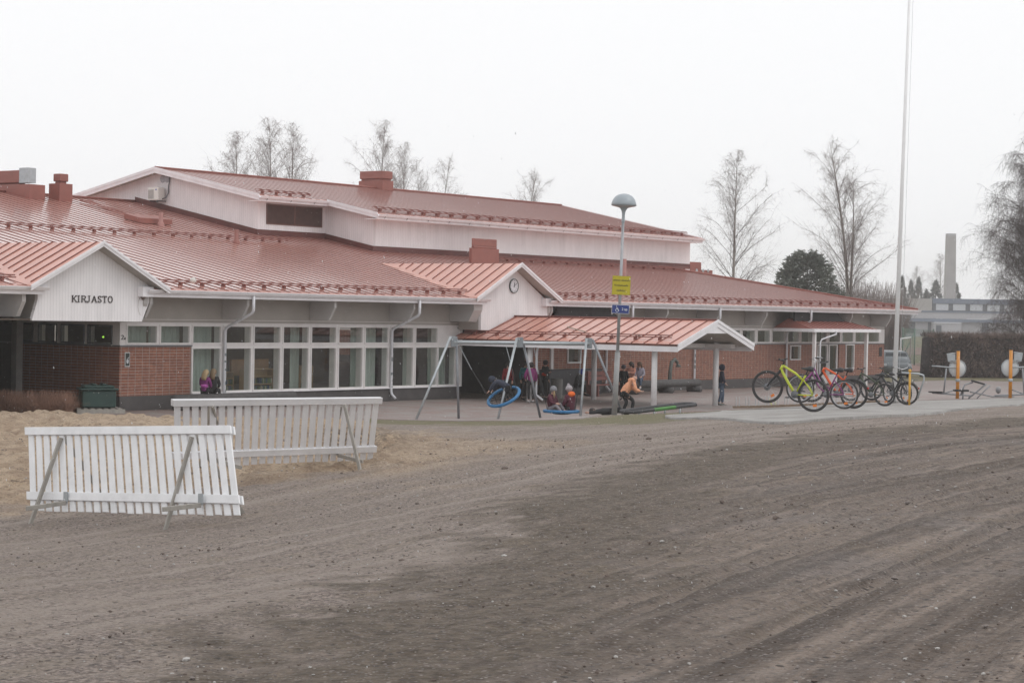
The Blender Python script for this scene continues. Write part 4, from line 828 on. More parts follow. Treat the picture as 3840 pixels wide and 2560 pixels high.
# ---------------------------------------------------------------- white slatted barriers
slatm=mat('white_painted_slats',(.80,.80,.81),.5,.06,5,stain=.20); timb=mat('weathered_timber',(.34,.32,.29),.8,.15,12,streak=.3,bump=.2)
def barrier(TL,TR,BL,BR,props,label,n=25,mt=None):
    TL,TR,BL,BR=[np.array(q,float) for q in (TL,TR,BL,BR)]
    base=(BL+BR)/2; root=thing('slatted_barrier',label,'barrier',tuple(base),0,'white slatted barriers on the gravel')
    nrm=np.cross(TR-TL,BL-TL); nrm/=np.linalg.norm(nrm)
    if np.dot(nrm,CC-base)<0: nrm=-nrm
    mt=mt or slatm
    def Pt(u,v,o=0): 
        a=TL+(TR-TL)*u; b=BL+(BR-BL)*u; return a+(b-a)*v+nrm*o
    def board(u0,u1,v0,v1,o0,o1,nm):
        mb=MB(); c=[Pt(u,v,o) for o in (o0,o1) for v in (v0,v1) for u in (u0,u1)]
        mb.add(c,[(0,2,3,1),(4,5,7,6),(0,1,5,4),(2,6,7,3),(0,4,6,2),(1,3,7,5)]); return mb.build(nm,mt,root,bevel=.003)
    for i in range(n):
        u0=i/n+.006; vj=random.uniform(-.006,.008); board(u0,u0+.66/n,.015,1+vj,-.011,.011,'slat')
    L=np.linalg.norm(TR-TL)
    for v0,v1 in ((0,.094),(.775,.872)):
        board(-.004,1.003,v0,v1,.012,.04,'rail'); board(-.002,1.006,v0+.004,v1+.004,-.04,-.012,'rail')
    for (tp,ft,cr,side) in props:
        tp=np.array(tp); ft=np.array(ft); d=(ft-tp)/np.linalg.norm(ft-tp)
        mb=MB(); mb.bar(tp,ft,.032,.055,up=nrm); mb.build('prop',timb,root,bevel=.003)
        if cr is not None:
            a,b=np.array(cr[0]),np.array(cr[1]); mb=MB(); mb.bar(a,b,.035,.055); mb.build('tie',timb,root,bevel=.003)
            mb=MB(); mb.obox(b+np.array((0,0,.07)),(TR-TL)/L*.04,nrm*.004,(0,0,.07)); mb.build('plate',greym,root)
    return root
def seat(p,dz=0): return np.array((p[0],p[1],H1(p[0],p[1])+dz))
f1=[at(103,1603,26.2),at(868,1596,24.0),at(112,1914,25.8),at(908,1933,23.5)]
barrier(*f1,[(at(229,1640,25.7),G(112,1962)+(0,0,-.03),(at(98,1906,25.05),at(246,1884,25.36)),1),(at(720,1637,24.3),G(618,1984)+(0,0,-.03),(at(610,1909,23.5),at(752,1893,23.86)),1),
 (at(240,1638,25.9),seat(plan(*(np.array(cam_plan(*G(380,1925)[:2]))+(0,.6)))),None,-1),(at(735,1634,24.5),seat(plan(*(np.array(cam_plan(*G(876,1941)[:2]))+(.05,.5)))),None,-1)],
 'nearer white slatted barrier, standing low on gravel at the left')
slatm2=mat('white_painted_slats_greyer',(.68,.675,.69),.55,.05,3,stain=.15)  # same slats in an evenly greyer white
f2=[at(648,1497,28.6),at(1428,1489,31.6),at(650,1752,29.0),at(1401,1722,32.0)]
barrier(*f2,[(at(795,1522,29.1),G(870,1782)+(0,0,-.03),(at(905,1752,28.7),at(800,1722,29.2)),1),(at(1292,1518,30.9),G(1352,1761)+(0,0,-.03),(at(1360,1730,30.75),at(1268,1706,31.35)),1),
 (at(1280,1520,31.1),seat(plan(*(np.array(cam_plan(*G(1215,1735)[:2]))+(0,.4)))),None,-1),(at(790,1520,29.2),seat(plan(*(np.array(cam_plan(*G(735,1765)[:2]))+(0,.4)))),None,-1)],
 'farther white slatted barrier, greyer and leaning, in front of the sand',mt=slatm2)
# ---------------------------------------------------------------- lamp post with signs
LP=at(2303,1549,58.5); lx,ly=LP[0],LP[1]; lz=H1(lx,ly)
def lean(px,py,Z=58.5): return at(px,py,Z)
lamp=thing('street_lamp','grey lamp post with a domed lamp head beside the swings, carrying two signs','street lamp',(lx,ly,lz))
b0=np.array((lx,ly,lz-.1)); j=lean(2316,1319); tp=lean(2337,830)
mb=MB(); mb.tube([b0,j],[.083,.080],16); mb.tube([j,j+(tp-j)*.004],[.09,.06],16,mi=0); mb.build('lower_pole',mat('grey_lamp_pole',(.30,.30,.30),.55,.10,6,metal=.2,stain=.12),lamp)
mb=MB(); mb.tube([j,tp],[.048,.040],12); mb.build('upper_pole',mat('galvanised_pole',(.36,.37,.39),.45,.08,6,metal=.4),lamp)
ax=(tp-j)/np.linalg.norm(tp-j); hd=mat('grey_lamp_head',(.33,.37,.40),.35,.05,4,metal=.1)
mb=MB(); mb.lathe([(.052,-.02),(.052,.03),(.045,.05),(.045,.22),(.06,.30),(.10,.37),(.135,.40)],18,tp,axis=ax); nk=mb.build('lamp_neck',hd,lamp)
D=(onp(2340,775,'y',ly)); s=.378
mb=MB(); mb.lathe([(.02,.42),(.36,.455),(.375,.47),(.365,.54),(.33,.64),(.26,.73),(.16,.79),(.06,.815),(0,.82)],28,tp,axis=ax); mb.build('lamp_dome',hd,lamp)
mb=MB(); mb.lathe([(.13,.40),(.345,.452)],24,tp,axis=ax); mb.lathe([(.0,.39),(.12,.39),(.12,.45),(0,.45)],16,tp,axis=ax,mi=1); mb.build('lamp_glass',[mat('frosted_lamp_glass',(.45,.45,.47),.2),blackm],lamp)
def signplate(name,pxc,pyc,w,h,label,cat,frame,face,txt,tcol,rot=.10,rr=.02,z=58.5):
    c=lean(pxc,pyc,z-.08); 
    fw=np.array((-math.cos(YAW-.12),-math.sin(YAW-.12),0)); rt=np.array((math.sin(YAW-.12),-math.cos(YAW-.12),0)); up=np.array((0,0,1.)); rt=rt*math.cos(rot)-up*math.sin(rot); up=np.cross(rt,-fw)*1.
    if up[2]<0: up=-up
    root=thing(name,label,cat,tuple(c)); mb=MB(); mb.obox(c,rt*w/2,fw*.004,up*h/2); mb.build('plate',frame,root)
    mb=MB(); mb.obox(c+fw*.0055,rt*(w/2-.012),fw*.001,up*(h/2-.012)); mb.build('face',face,root)
    for (t,x,y,size) in txt:
        cu=bpy.data.curves.new('t','FONT'); cu.body=t; cu.size=size; cu.align_x='CENTER'; cu.align_y='CENTER'; cu.extrude=.0008; cu.offset=.0012
        o=bpy.data.objects.new('t',cu); COL.objects.link(o); bpy.context.view_layer.update(); me=bpy.data.meshes.new_from_object(o); bpy.data.objects.remove(o)
        vs=[c+fw*.0078+rt*(v.co.x+x)+up*(v.co.y+y)-fw*v.co.z*-1 for v in me.vertices]; fs=[list(p.vertices) for p in me.polygons]
        m2=MB(); m2.add(vs,fs); m2.build('lettering',tcol,root); bpy.data.meshes.remove(me)
    return root,c,rt,up,fw
blk=mat('black_lettering',(.02,.02,.02),.6); wht=mat('white_lettering',(.75,.76,.78),.5)
signplate('notice_sign',2330,1070,.54,.56,'yellow square notice with three lines of black writing on the lamp post','sign',mat('yellow_edge',(.40,.33,.02)),mat('yellow_sign_face',(.50,.42,.012),.5,.05,3),
  [('asiaton oleskelu',0,.15,.076),('Koulualueella',0,.0,.076),('kielletty!',0,-.15,.076)],blk,.03)
r,c,rt,up,fw=signplate('parking_sign',2327,1159,.52,.26,'small blue sign with a wheelchair symbol and 2 ap under the yellow notice','sign',mat('white_sign_edge',(.6,.6,.65)),mat('blue_sign_face',(.012,.035,.20),.45,.05,3),[('2 ap',.12,0,.10)],wht,.03)
mb=MB(); q=lambda x,y:c+fw*.009+rt*(x)+up*(y)
mb.torus(q(-.10,-.035),.045,.007,fw,16,4); mb.bar(q(-.115,.07),q(-.105,-.01),.012,.002,up=fw); mb.bar(q(-.105,-.01),q(-.06,-.01),.012,.002,up=fw); mb.bar(q(-.06,-.01),q(-.045,-.06),.012,.002,up=fw); mb.bar(q(-.112,.03),q(-.075,.03),.01,.002,up=fw); mb.ell(q(-.118,.088),(.012,.012,.012),8,6); mb.build('wheelchair_symbol',wht,r)
# ---------------------------------------------------------------- flagpole
fb=at(3352,1500,66); fx,fy=fb[0],fb[1]; fz=H1(fx,fy); ft=at(3416,-160,66.)
fp=thing('flagpole','tall white flagpole rising behind the parked bicycles','flagpole',(fx,fy,fz))
mb=MB(); mb.tube([(fx,fy,fz-.2),at(3352,1500,66)+(ft-at(3352,1500,66))*.5,ft],[.082,.062,.038],14); mb.build('pole',mat('white_glassfibre',(.82,.82,.82),.35,.04,2),fp)
mb=MB(); mb.box(fx-.16,fx+.16,fy-.16,fy+.16,fz-.1,fz+.12); mb.build('base',concm,fp)
mb=MB(); a=at(3372,1390,65.9); mb.tube([a,at(3383,1200,65.85),at(3424,0,65.85)],.006,4); mb.build('halyard',mat('white_cord',(.5,.5,.5)),fp)
# ---------------------------------------------------------------- swings
SW=thing('swing_frame','galvanised steel swing frame with three A-shaped supports and two nest swings','swing frame',tuple(seat(at(1950,1571,59.3))))
BL_,BR_=at(1703,1283,59.8),at(2209,1289,61.2); BM=at(1950,1286,60.4)
mb=MB(); mb.tube([BL_+(0,0,0),BR_],.058,12); mb.build('top_beam',greym,SW)
legs=[((1690,1262),59.6,(1560,1574),58.6),((1712,1268),60.,(1720,1575),60.1),((1938,1268),60.2,(1866,1576),59.1),((1960,1276),60.6,(2029,1577),60.8),((2199,1270),61.,(2176,1571),60.),((2222,1272),61.4,(2337,1556),61.6)]
for i,(t,zt_,b,zb_) in enumerate(legs):
    mb=MB(); mb.tube([at(*t,zt_),at(*b,zb_)],.038,10); mb.build('leg',greym if i%2==0 else mat('grey_steel_darker',(.24,.25,.27),.5,.1,8,metal=.4),SW)  # rear leg of each pair in a darker grey
for P,w in ((BL_,1),(BM,1),(BR_,1)):
    mb=MB(); mb.obox(P+np.array((0,0,.02)),CR*.10,CF*.03,CU*.16); mb.build('corner_plate',mat('steel_plate',(.25,.27,.29),.5,.1,8,metal=.4),SW,bevel=.015)
blue=mat('blue_foam_ring',(.022,.15,.33),.5,.12,10,stain=.08); rope=mat('black_rope',(.03,.03,.032),.8)
def nest(cpx,cpy,Z,a,b,label,Rr=.52,att=()):
    c=at(cpx,cpy,Z); n=np.cross(a,b); n/=np.linalg.norm(n)
    root=thing('nest_swing',label,'nest swing',tuple(c),0,'round blue nest swings')
    mb=MB(); mb.torus(c,Rr,.05,n,40,10); mb.build('ring',blue,root)
    mb=MB()
    a=a/np.linalg.norm(a); b=b/np.linalg.norm(b); dn=-n if n[2]>0 else n
    for k in range(-3,4):
        o=k*.13; h=math.sqrt(Rr**2-o*o)
        for p,q in ((a,b),(b,a)):
            P=[c+p*o+q*h*t+dn*.10*(1-t*t)*(1-(o/Rr)**2) for t in np.linspace(-1,1,7)]; mb.tube(P,.011,5)
    mb.build('net',rope,root)
    for ap,sgn in att:
        A=at(*ap); r0=c+sgn*a*Rr*.95; mid=A+(r0-A)*.42; mb=MB(); m=14
        for k in range(m):
            p=A+(mid-A)*k/m; q=A+(mid-A)*(k+1)/m; mb.torus((p+q)/2,.016,.006,(0,1,0) if k%2 else (1,0,0),8,4)
        mb.tube([A,mid],.005,4); mb.build('chain',greym,root)
        for s2 in (-.6,.6):
            e=c+sgn*a*Rr*.8+b*Rr*s2; mb=MB(); mb.tube([mid,e],.009,5); mb.build('rope',rope,root)
    return root
XU=np.array((_rt[0],_rt[1],0.)); ZU=np.array((math.cos(YAW),math.sin(YAW),0.))
nest(2105,1541,60.3,XU+np.array((0,0,.0)),ZU,'blue nest swing hanging level on the right with two children in it',.52,[((2003,1304,60.8),-1),((2180,1305,61.1),1)])
aa=CR*.92+CU*.40; pp=-CR*.40+CU*.92; bb=ZU*.90+pp*.40
nest(1889,1487,59.6,aa,bb,'blue nest swing tilted in mid swing on the left with one child on it',.50,[((1722,1296,59.9),-1),((1898,1298,60.2),1)])
# ---------------------------------------------------------------- loop-shaped balance beam, log bench, etc.
TB=thing('balance_beam','long low padded loop in grey and green lying at the yard edge behind the lamp','play equipment',tuple(G(2470,1552)))
c0,c1=at(2366,1545,59.4),at(2572,1520,61.2); d=(c1-c0); L=np.linalg.norm(d); d/=L; nn=np.array((-d[1],d[0],0)); nn/=np.linalg.norm(nn); w=.30
pts=[]; 
for t in np.linspace(0,1,9): pts.append(c0+d*L*t-nn*w)
for a in np.linspace(-PI/2,PI/2,7)[1:-1]: pts.append(c1+d*math.cos(a)*w+nn*math.sin(a)*w)
for t in np.linspace(1,0,9): pts.append(c0+d*L*t+nn*w)
for a in np.linspace(PI/2,3*PI/2,7)[1:-1]: pts.append(c0+d*math.cos(a)*w+nn*math.sin(a)*w)
pts=[np.array(p)+np.array((0,0,.03)) for p in pts]
mb=MB(); mb.tube(pts+[pts[0]],.055,10,False); mb.build('padded_tube',mat('grey_foam_tube',(.055,.055,.06),.7,.3,14,stain=.3),TB)
mb=MB(); mb.tube([p for p in [c0+d*L*t-nn*w+np.array((0,0,.03)) for t in np.linspace(.27,.66,8)]],.0575,10,False); mb.build('green_sleeve',mat('green_foam',(.07,.22,.05),.6,.15,8),TB)
for t in (.28,.75):
    for s in (-1,1): p=c0+d*L*t+nn*w*s; mb=MB(); mb.tube([(p[0],p[1],H1(p[0],p[1])-.05),(p[0],p[1],p[2]+.02)],.03,8); mb.build('post',greym,TB)
LG=thing('log_bench','long grey log bench on short stumps in front of the brick wall','log bench',(72.,43.9,0))
mb=MB(); mb.tube([(66.3,44.6,.40),(69,44.6,.41),(onp(2620,1450,'y',44.6)[0],44.6,.41)],[.15,.16,.15],12); mb.build('log',mat('grey_bare_log',(.085,.08,.08),.85,.2,8,bump=.4),LG)
for x in (66.8,69.4,71.6): mb=MB(); mb.tube([(x,44.35,.13),(x,45.0,.13)],.13,10); mb.build('stump',MATS['grey_bare_log'],LG)
BB=thing('slatted_bench','dark red wooden bench with backrest boards beside the walkway pillar','bench',(64.6,44.2,0)); rdw=mat('dark_red_wood',(.16,.055,.045),.6,.15,8)
for k in range(3): mb=MB(); mb.box(63.35,65.6,44.0+.16*k,44.14+.16*k,.44,.48); mb.build('seat_board',rdw,BB)
for k in range(2): mb=MB(); mb.box(63.4,65.3,44.62,44.66,.62+.19*k,.78+.19*k); mb.build('back_board',rdw,BB)
for x in (63.5,65.4): mb=MB(); mb.box(x,x+.08,44.02,44.5,0,.439); mb.box(x,x+.08,44.5,44.6,0,1.0); mb.build('leg',rdw,BB)
DW=MB(); DW.box(62.4,66.,YF-.55,YF-.06,0,1.02); o=DW.build('low_wall',mat('dark_grey_concrete',(.07,.07,.075),.85,.15,4,bump=.3)); tag(o,'dark grey low concrete wall against the bricks behind the red bench','wall')
BN=thing('litter_bin','grey concrete litter bin standing by the entrance wall','litter bin',(61.0,44.2,0)); mb=MB(); mb.lathe([(.20,0),(.22,.05),(.22,.72),(.19,.75),(.17,.72),(.17,.1)],16,(61.0,44.2,0)); mb.build('bin_body',concm,BN); mb=MB(); mb.lathe([(.165,.70),(0,.70)],14,(61.0,44.2,0)); mb.build('bin_bag',blackm,BN)
SP=thing('standpipe','grey curved vent pipe with a drooping hood in front of the bricks behind the log','vent pipe',(72.3,45.4,0)); mb=MB(); q=onp(2512,1388,'y',45.3)
mb.tube([(q[0],45.3,0),(q[0]+.02,45.3,.85),(q[0]+.12,45.3,1.25),(q[0]+.38,45.3,1.38),(q[0]+.60,45.3,1.22)],[.09,.08,.08,.075,.07],12); mb.build('pipe',mat('green_grey_pipe',(.11,.12,.11),.6,.2,10),SP); mb=MB(); mb.lathe([(.07,0),(.13,-.10),(.11,-.12)],14,(q[0]+.66,45.3,1.16)); mb.build('hood',MATS['green_grey_pipe'],SP)
# low log seat in front of the windows with the two girls
LS=thing('log_bench','dark log seat lying along the window wall at the left behind the white barriers','log bench',(46,45.2,0)); mb=MB(); p=onp(655,1520,'y',45.2); q=onp(1105,1490,'y',45.2); mb.tube([(p[0],45.25,.34),(q[0],45.25,.34)],.17,12); mb.build('log',MATS['grey_bare_log'],LS)
for x in (p[0]+.3,(p[0]+q[0])/2,q[0]-.4): mb=MB(); mb.tube([(x,45.0,.1),(x,45.5,.1)],.12,10); mb.build('stump',MATS['grey_bare_log'],LS)
# green grit box on a pallet
gz=.0; GB=thing('grit_box','dark green grit box with a ribbed lid on a wooden pallet by the brick corner','grit box',(39.4,45.9,0)); grn=mat('dark_green_plastic',(.022,.055,.048),.55,.15,4,stain=.2)
a=onp(303,1530,'z',.16); b=onp(443,1530,'z',.16); e=(b-a); Lb=np.linalg.norm(e); e/=Lb; f=np.array((-e[1],e[0],0)); 
def OB(mb,u0,u1,v0,v1,z0,z1): 
    mb.obox(a*(1,1,0)+e*(u0+u1)/2+f*(v0+v1)/2+np.array((0,0,(z0+z1)/2)),e*(u1-u0)/2,f*(v1-v0)/2,(0,0,(z1-z0)/2))
mb=MB(); OB(mb,.05,Lb-.05,.05,.85,.18,.68); mb.build('box_body',grn,GB,bevel=.03)
mb=MB(); OB(mb,-.02,Lb+.02,0,.92,.68,.75); OB(mb,.10,Lb-.10,.08,.84,.75,.83); OB(mb,.35,Lb*.5-.05,.12,.8,.83,.88); OB(mb,Lb*.5+.1,Lb-.3,.12,.8,.83,.88); mb.build('lid',grn,GB,bevel=.03)
PL=thing('pallet','weathered wooden pallet under the green grit box','pallet',(39.4,45.9,0))
for k in range(7): mb=MB(); OB(mb,-.12+k*(Lb+.3)/7,-.12+k*(Lb+.3)/7+.12,-.08,1.0,.13,.155); mb.build('deck_board',timb,PL)
for v in (-.08,.42,.9): mb=MB(); OB(mb,-.12,Lb+.2,v,v+.1,.0,.128); mb.build('bearer',timb,PL)
# ---------------------------------------------------------------- people
def skinmesh(V,E,Rd,root,sub=1):
    me=bpy.data.meshes.new('s'); me.from_pydata([tuple(v) for v in V],E,[]); o=bpy.data.objects.new('s',me); COL.objects.link(o)
    m=o.modifiers.new('k','SKIN'); m.use_smooth_shade=True
    for i,r in enumerate(Rd): 
        q=me.skin_vertices[0].data[i]; q.radius=(r,r) if not hasattr(r,'__len__') else r; q.use_root=(i==root)
    if sub: s=o.modifiers.new('u','SUBSURF'); s.levels=sub; s.render_levels=sub
    dg=bpy.context.evaluated_depsgraph_get(); out=bpy.data.meshes.new_from_object(o.evaluated_get(dg)); bpy.data.objects.remove(o); bpy.data.meshes.remove(me)
    for p in out.polygons: p.use_smooth=True
    return out
def fabric(n,c): return mat(n,c,.8,.14,14,bump=.25,bscale=60)
skinm=mat('skin',(.50,.30,.23),.55,.05,10)
def STAND(**k):
    P=dict(pel=(0,0,.53),spi=(0,0,.62),che=(0,0,.73),nec=(0,0,.83),hea=(0,.012,.915),look=(0,1,0))
    for s,n in ((-1,'L'),(1,'R')): P.update({'sh'+n:(s*.098,0,.795),'el'+n:(s*.13,-.015,.63),'ha'+n:(s*.125,.03,.49),'hi'+n:(s*.052,0,.50),'kn'+n:(s*.06,.01,.28),'an'+n:(s*.06,-.01,.045),'to'+n:(s*.065,.085,.02)})
    P.update(k); return P
def SIT(**k):
    P=dict(pel=(0,0,.085),spi=(0,-.005,.17),che=(0,.01,.29),nec=(0,.02,.39),hea=(0,.04,.475),look=(0,1,-.1))
    for s,n in ((-1,'L'),(1,'R')): P.update({'sh'+n:(s*.098,.01,.35),'el'+n:(s*.13,.05,.20),'ha'+n:(s*.07,.15,.14),'hi'+n:(s*.055,.02,.075),'kn'+n:(s*.07,.22,.085),'an'+n:(s*.07,.235,-.14),'to'+n:(s*.07,.32,-.165)})
    P.update(k); return P
def person(label,loc,rz,h,P,jk,tr,hair=None,hat=None,hood=None,shoe=None,hl='short',bulk=1.,group='children in the school yard',sub=1,bare=None,band=None):
    root=thing('person',label,'person',tuple(loc),rz,group)
    J={k:np.array(v,float)*h for k,v in P.items() if k!='look'}; look=np.array(P['look'],float); look/=np.linalg.norm(look); r=lambda x:x*h
    V=[];E=[];Rd=[]
    def v(p,rd): V.append(np.array(p)); Rd.append(rd if not hasattr(rd,'__len__') else tuple(rd)); return len(V)-1
    pel=v(J['pel'],r(.060)); spi=v(J['spi'],r(.058)); che=v(J['che'],r(.066)); nb=v(J['nec']-(0,0,r(.01)) ,r(.040)); nec=v((J['nec']+J['hea'])/2-(0,0,r(.012)),r(.030))
    up=(J['hea']-J['nec']); up/=np.linalg.norm(up)+1e-9; fwd=look-up*np.dot(look,up); fwd/=np.linalg.norm(fwd)+1e-9; side=np.cross(fwd,up)
    h1=v(J['hea']-up*r(.030)+fwd*r(.006),r(.045)); h2=v(J['hea']+up*r(.012),r(.062)); h3=v(J['hea']+up*r(.050)-fwd*r(.004),r(.042))
    E+=[(pel,spi),(spi,che),(che,nb),(nb,nec),(nec,h1),(h1,h2),(h2,h3)]
    for n in 'LR':
        s=v(J['sh'+n],r(.036)); e=v(J['el'+n],r(.026)); w_=J['el'+n]+(J['ha'+n]-J['el'+n])*.95; w=v(w_,r(.018)); d=(J['ha'+n]-J['el'+n]); d/=np.linalg.norm(d)
        pm=v(w_+d*r(.030),r(.019)); E+=[(che,s),(s,e),(e,w),(w,pm)]
        sd=np.cross(d,(0,1,0.2)); sd/=np.linalg.norm(sd)+1e-9; cv=np.cross(sd,d)
        for k,(o,l) in enumerate(((-.012,.040),(-.004,.046),(.004,.044),(.012,.034))):
            a=v(w_+d*r(.040)+sd*r(o),r(.0060)); b=v(w_+d*r(.040+l*.55)+sd*r(o*1.15)+cv*r(.006),r(.0056)); c=v(w_+d*r(.040+l*.95)+sd*r(o*1.2)+cv*r(.018),r(.0048)); E+=[(pm,a),(a,b),(b,c)]
        a=v(w_+d*r(.024)-sd*r(.020),r(.0066)); b=v(w_+d*r(.045)-sd*r(.030)+cv*r(.008),r(.0055)); E+=[(pm,a),(a,b)]
        hi=v(J['hi'+n],r(.046)); kn=v(J['kn'+n],r(.033)); an=v(J['an'+n],r(.022)); to=v(J['to'+n],r(.018)); E+=[(pel,hi),(hi,kn),(kn,an),(an,to)]
    me=skinmesh(V,E,Rd,pel,sub); me.materials.append(skinm); b=bpy.data.objects.new('body',me); COL.objects.link(b); b.parent=root
    # face: nose, eyes, mouth, ears
    mb=MB(); hc=J['hea']; rr=r(.058)
    mb.ell(hc+fwd*(rr*1.02)-up*r(.010),(r(.008),r(.008),r(.012)),8,6); 
    for s in (-1,1): mb.ell(hc+side*s*rr*1.0-up*r(.004),(r(.007),r(.010),r(.015)),8,6)
    mb.build('nose_and_ears',skinm,root,local=True)
    mb=MB()
    for s in (-1,1): mb.ell(hc+fwd*rr*.93+side*s*r(.020)+up*r(.006),(r(.0055),)*3,6,5)
    mb.bar(hc+fwd*rr*.93-side*r(.013)-up*r(.032),hc+fwd*rr*.93+side*r(.013)-up*r(.032),r(.004),r(.004)); mb.build('eyes_and_mouth',mat('dark_features',(.06,.03,.03)),root,local=True)
    # jacket
    V=[];E=[];Rd=[]; B=bulk
    c0=v(J['pel']-(J['spi']-J['pel'])*.25,r(.078)*B); c1=v(J['spi'],r(.080)*B); c2=v(J['che'],r(.086)*B); c3=v(J['nec']-(0,0,r(.015)),r(.052)*B); E+=[(c0,c1),(c1,c2),(c2,c3)]
    for n in 'LR':
        s=v(J['sh'+n],r(.050)*B); e=v(J['el'+n],r(.038)*B); w=v(J['el'+n]+(J['ha'+n]-J['el'+n])*.93,r(.029)*B); E+=[(c2,s),(s,e),(e,w)]
    me=skinmesh(V,E,Rd,c1,sub); me.materials.append(jk); o=bpy.data.objects.new('jacket',me); COL.objects.link(o); o.parent=root
    if band is not None:
        mb=MB(); p=J['spi']; mb.tube([p-(0,0,r(.02)),p+(0,0,r(.05))],r(.088)*B,14); mb.build('jacket_band',band,root,local=True)
    # trousers
    V=[];E=[];Rd=[]; c0=v(J['pel'],r(.070)); 
    for n in 'LR':
        a=v(J['hi'+n],r(.055)); k=v(J['kn'+n],r(.042)); w=v(J['kn'+n]+(J['an'+n]-J['kn'+n])*.93,r(.033)); E+=[(c0,a),(a,k),(k,w)]
    me=skinmesh(V,E,Rd,c0,sub); me.materials.append(tr); o=bpy.data.objects.new('trousers',me); COL.objects.link(o); o.parent=root
    for n in 'LR':
        a=J['an'+n]; t=J['to'+n]; d=t-a; d[2]=d[2]*.6; Ld=np.linalg.norm(d); d/=Ld; mb=MB()
        mb.tube([a-d*r(.025)-(0,0,r(.01)),a+d*r(.02)-(0,0,r(.012)),a+d*r(.06)-(0,0,r(.018)),a+d*(Ld+r(.03))-(0,0,r(.018)) if Ld<.2 else t],[r(.026),r(.032),r(.028),r(.016)],8); mb.build('shoe',shoe or blackm,root,local=True)
    rot=Matrix((side,fwd,up)).transposed()
    if hair is not None and not hood:
        mb=MB(); mb.ell(hc+up*r(.010)-fwd*r(.012),(r(.068),r(.068),r(.072)),14,10,rot=rot)
        if hl=='long':
            for k in range(9):
                a=-1.9+k*3.8/8; p=hc-fwd*r(.055)*math.cos(a*.6)+side*r(.055)*math.sin(a*.75)
                mb.tube([p+up*r(.03),p-up*r(.06)-fwd*r(.010),p-up*r(.13)-fwd*r(.006),p-up*r(.185)+side*r(.01*math.sin(k))],[r(.022),r(.026),r(.022),r(.008)],7)
        elif hl=='front':
            for s in (-1,1): p=hc+side*s*r(.050)+fwd*r(.02); mb.tube([p+up*r(.0),p-up*r(.08)+fwd*r(.02),p-up*r(.16)+fwd*r(.03)],[r(.018),r(.022),r(.010)],7)
        mb.build('hair',hair,root,local=True)
    if hat is not None:
        m_,pom,hairc=hat; mb=MB(); mb.ell(hc+up*r(.028)-fwd*r(.004),(r(.073),r(.075),r(.070)),14,10,rot=rot); mb.torus(hc+up*r(.022),r(.066),r(.013),up,18,6)
        if pom: mb.ell(hc+up*r(.105),(r(.03),)*3,10,8)
        mb.build('hat',m_,root,local=True)
        if hairc is not None:
            mb=MB()
            for s in (-1,1): p=hc+side*s*r(.048)+fwd*r(.022); mb.tube([p+up*r(.01),p-up*r(.08)+fwd*r(.02)*s,p-up*r(.17)-side*s*r(.02)+fwd*r(.03)],[r(.016),r(.022),r(.012)],7)
            mb.build('hair',hairc,root,local=True)
    if hood is not None:
        m_,worn=hood; mb=MB()
        if worn: mb.ell(hc+up*r(.008)-fwd*r(.014),(r(.078),r(.078),r(.084)),14,10,rot=rot); mb.torus(hc+fwd*r(.030),r(.060),r(.014),fwd,16,6)
        else: mb.ell(J['nec']-fwd*r(.055)-up*r(.01),(r(.085),r(.055),r(.055)),14,10,rot=rot)
        mb.build('hood',m_,root,local=True)
    return root
FC=YAW # facing away from camera: local +y -> direction angle
def face(deg): return YAW-PI/2+R_(deg)   # 0: facing away from camera, 180 towards it, 90: to the left
blond=mat('blond_hair',(.36,.26,.14),.6,.15,30,streak=.2); brownh=mat('brown_hair',(.09,.05,.03),.6,.2,30); darkh=mat('dark_hair',(.03,.022,.02),.6,.2,30)
navy=fabric('navy_cloth',(.022,.028,.05)); black=fabric('black_cloth',(.018,.018,.02)); purple=fabric('purple_cloth',(.16,.02,.13)); pink=fabric('pink_cloth',(.45,.10,.38)); red=fabric('red_cloth',(.22,.015,.02)); teal=fabric('teal_cloth',(.02,.13,.15)); magenta=fabric('magenta_cloth',(.22,.025,.14)); maroon=fabric('maroon_cloth',(.085,.014,.03)); orange=fabric('orange_cloth',(.75,.14,.02)); greyc=fabric('grey_cloth',(.20,.20,.22)); dgrey=fabric('dark_grey_cloth',(.06,.062,.065)); jeans=fabric('blue_denim',(.07,.10,.15)); peach=fabric('peach_cloth',(.72,.34,.20)); rose=fabric('dusty_pink_cloth',(.42,.19,.14)); bluec=fabric('bright_blue_cloth',(.03,.05,.42)); redor=fabric('red_orange_cloth',(.55,.05,.02)); whitec=fabric('white_cloth',(.6,.6,.62)); lavender=fabric('lavender_grey_cloth',(.30,.28,.34))
pshoe=mat('pale_shoe',(.45,.43,.42),.6)
def onz(px,py,z): return onp(px,py,'z',z)
# two girls on the log seat
p=onp(771,1490,'y',45.2); person('blond girl in a purple and pink jacket sitting on the dark log, back turned',(p[0],45.25,.50),face(-20),1.38,SIT(look=(.3,1,-.1),hea=(.01,.05,.475)),purple,black,hair=blond,hl='long',band=pink,group='girls on the dark log')
p=onp(803,1490,'y',45.2); person('long haired girl in a black jacket sitting on the dark log by the purple one',(p[0],45.25,.50),face(-10),1.42,SIT(look=(.6,.8,-.1)),black,black,hair=mat('ash_blond_hair',(.20,.14,.08),.6,.15,30),hl='long',group='girls on the dark log')
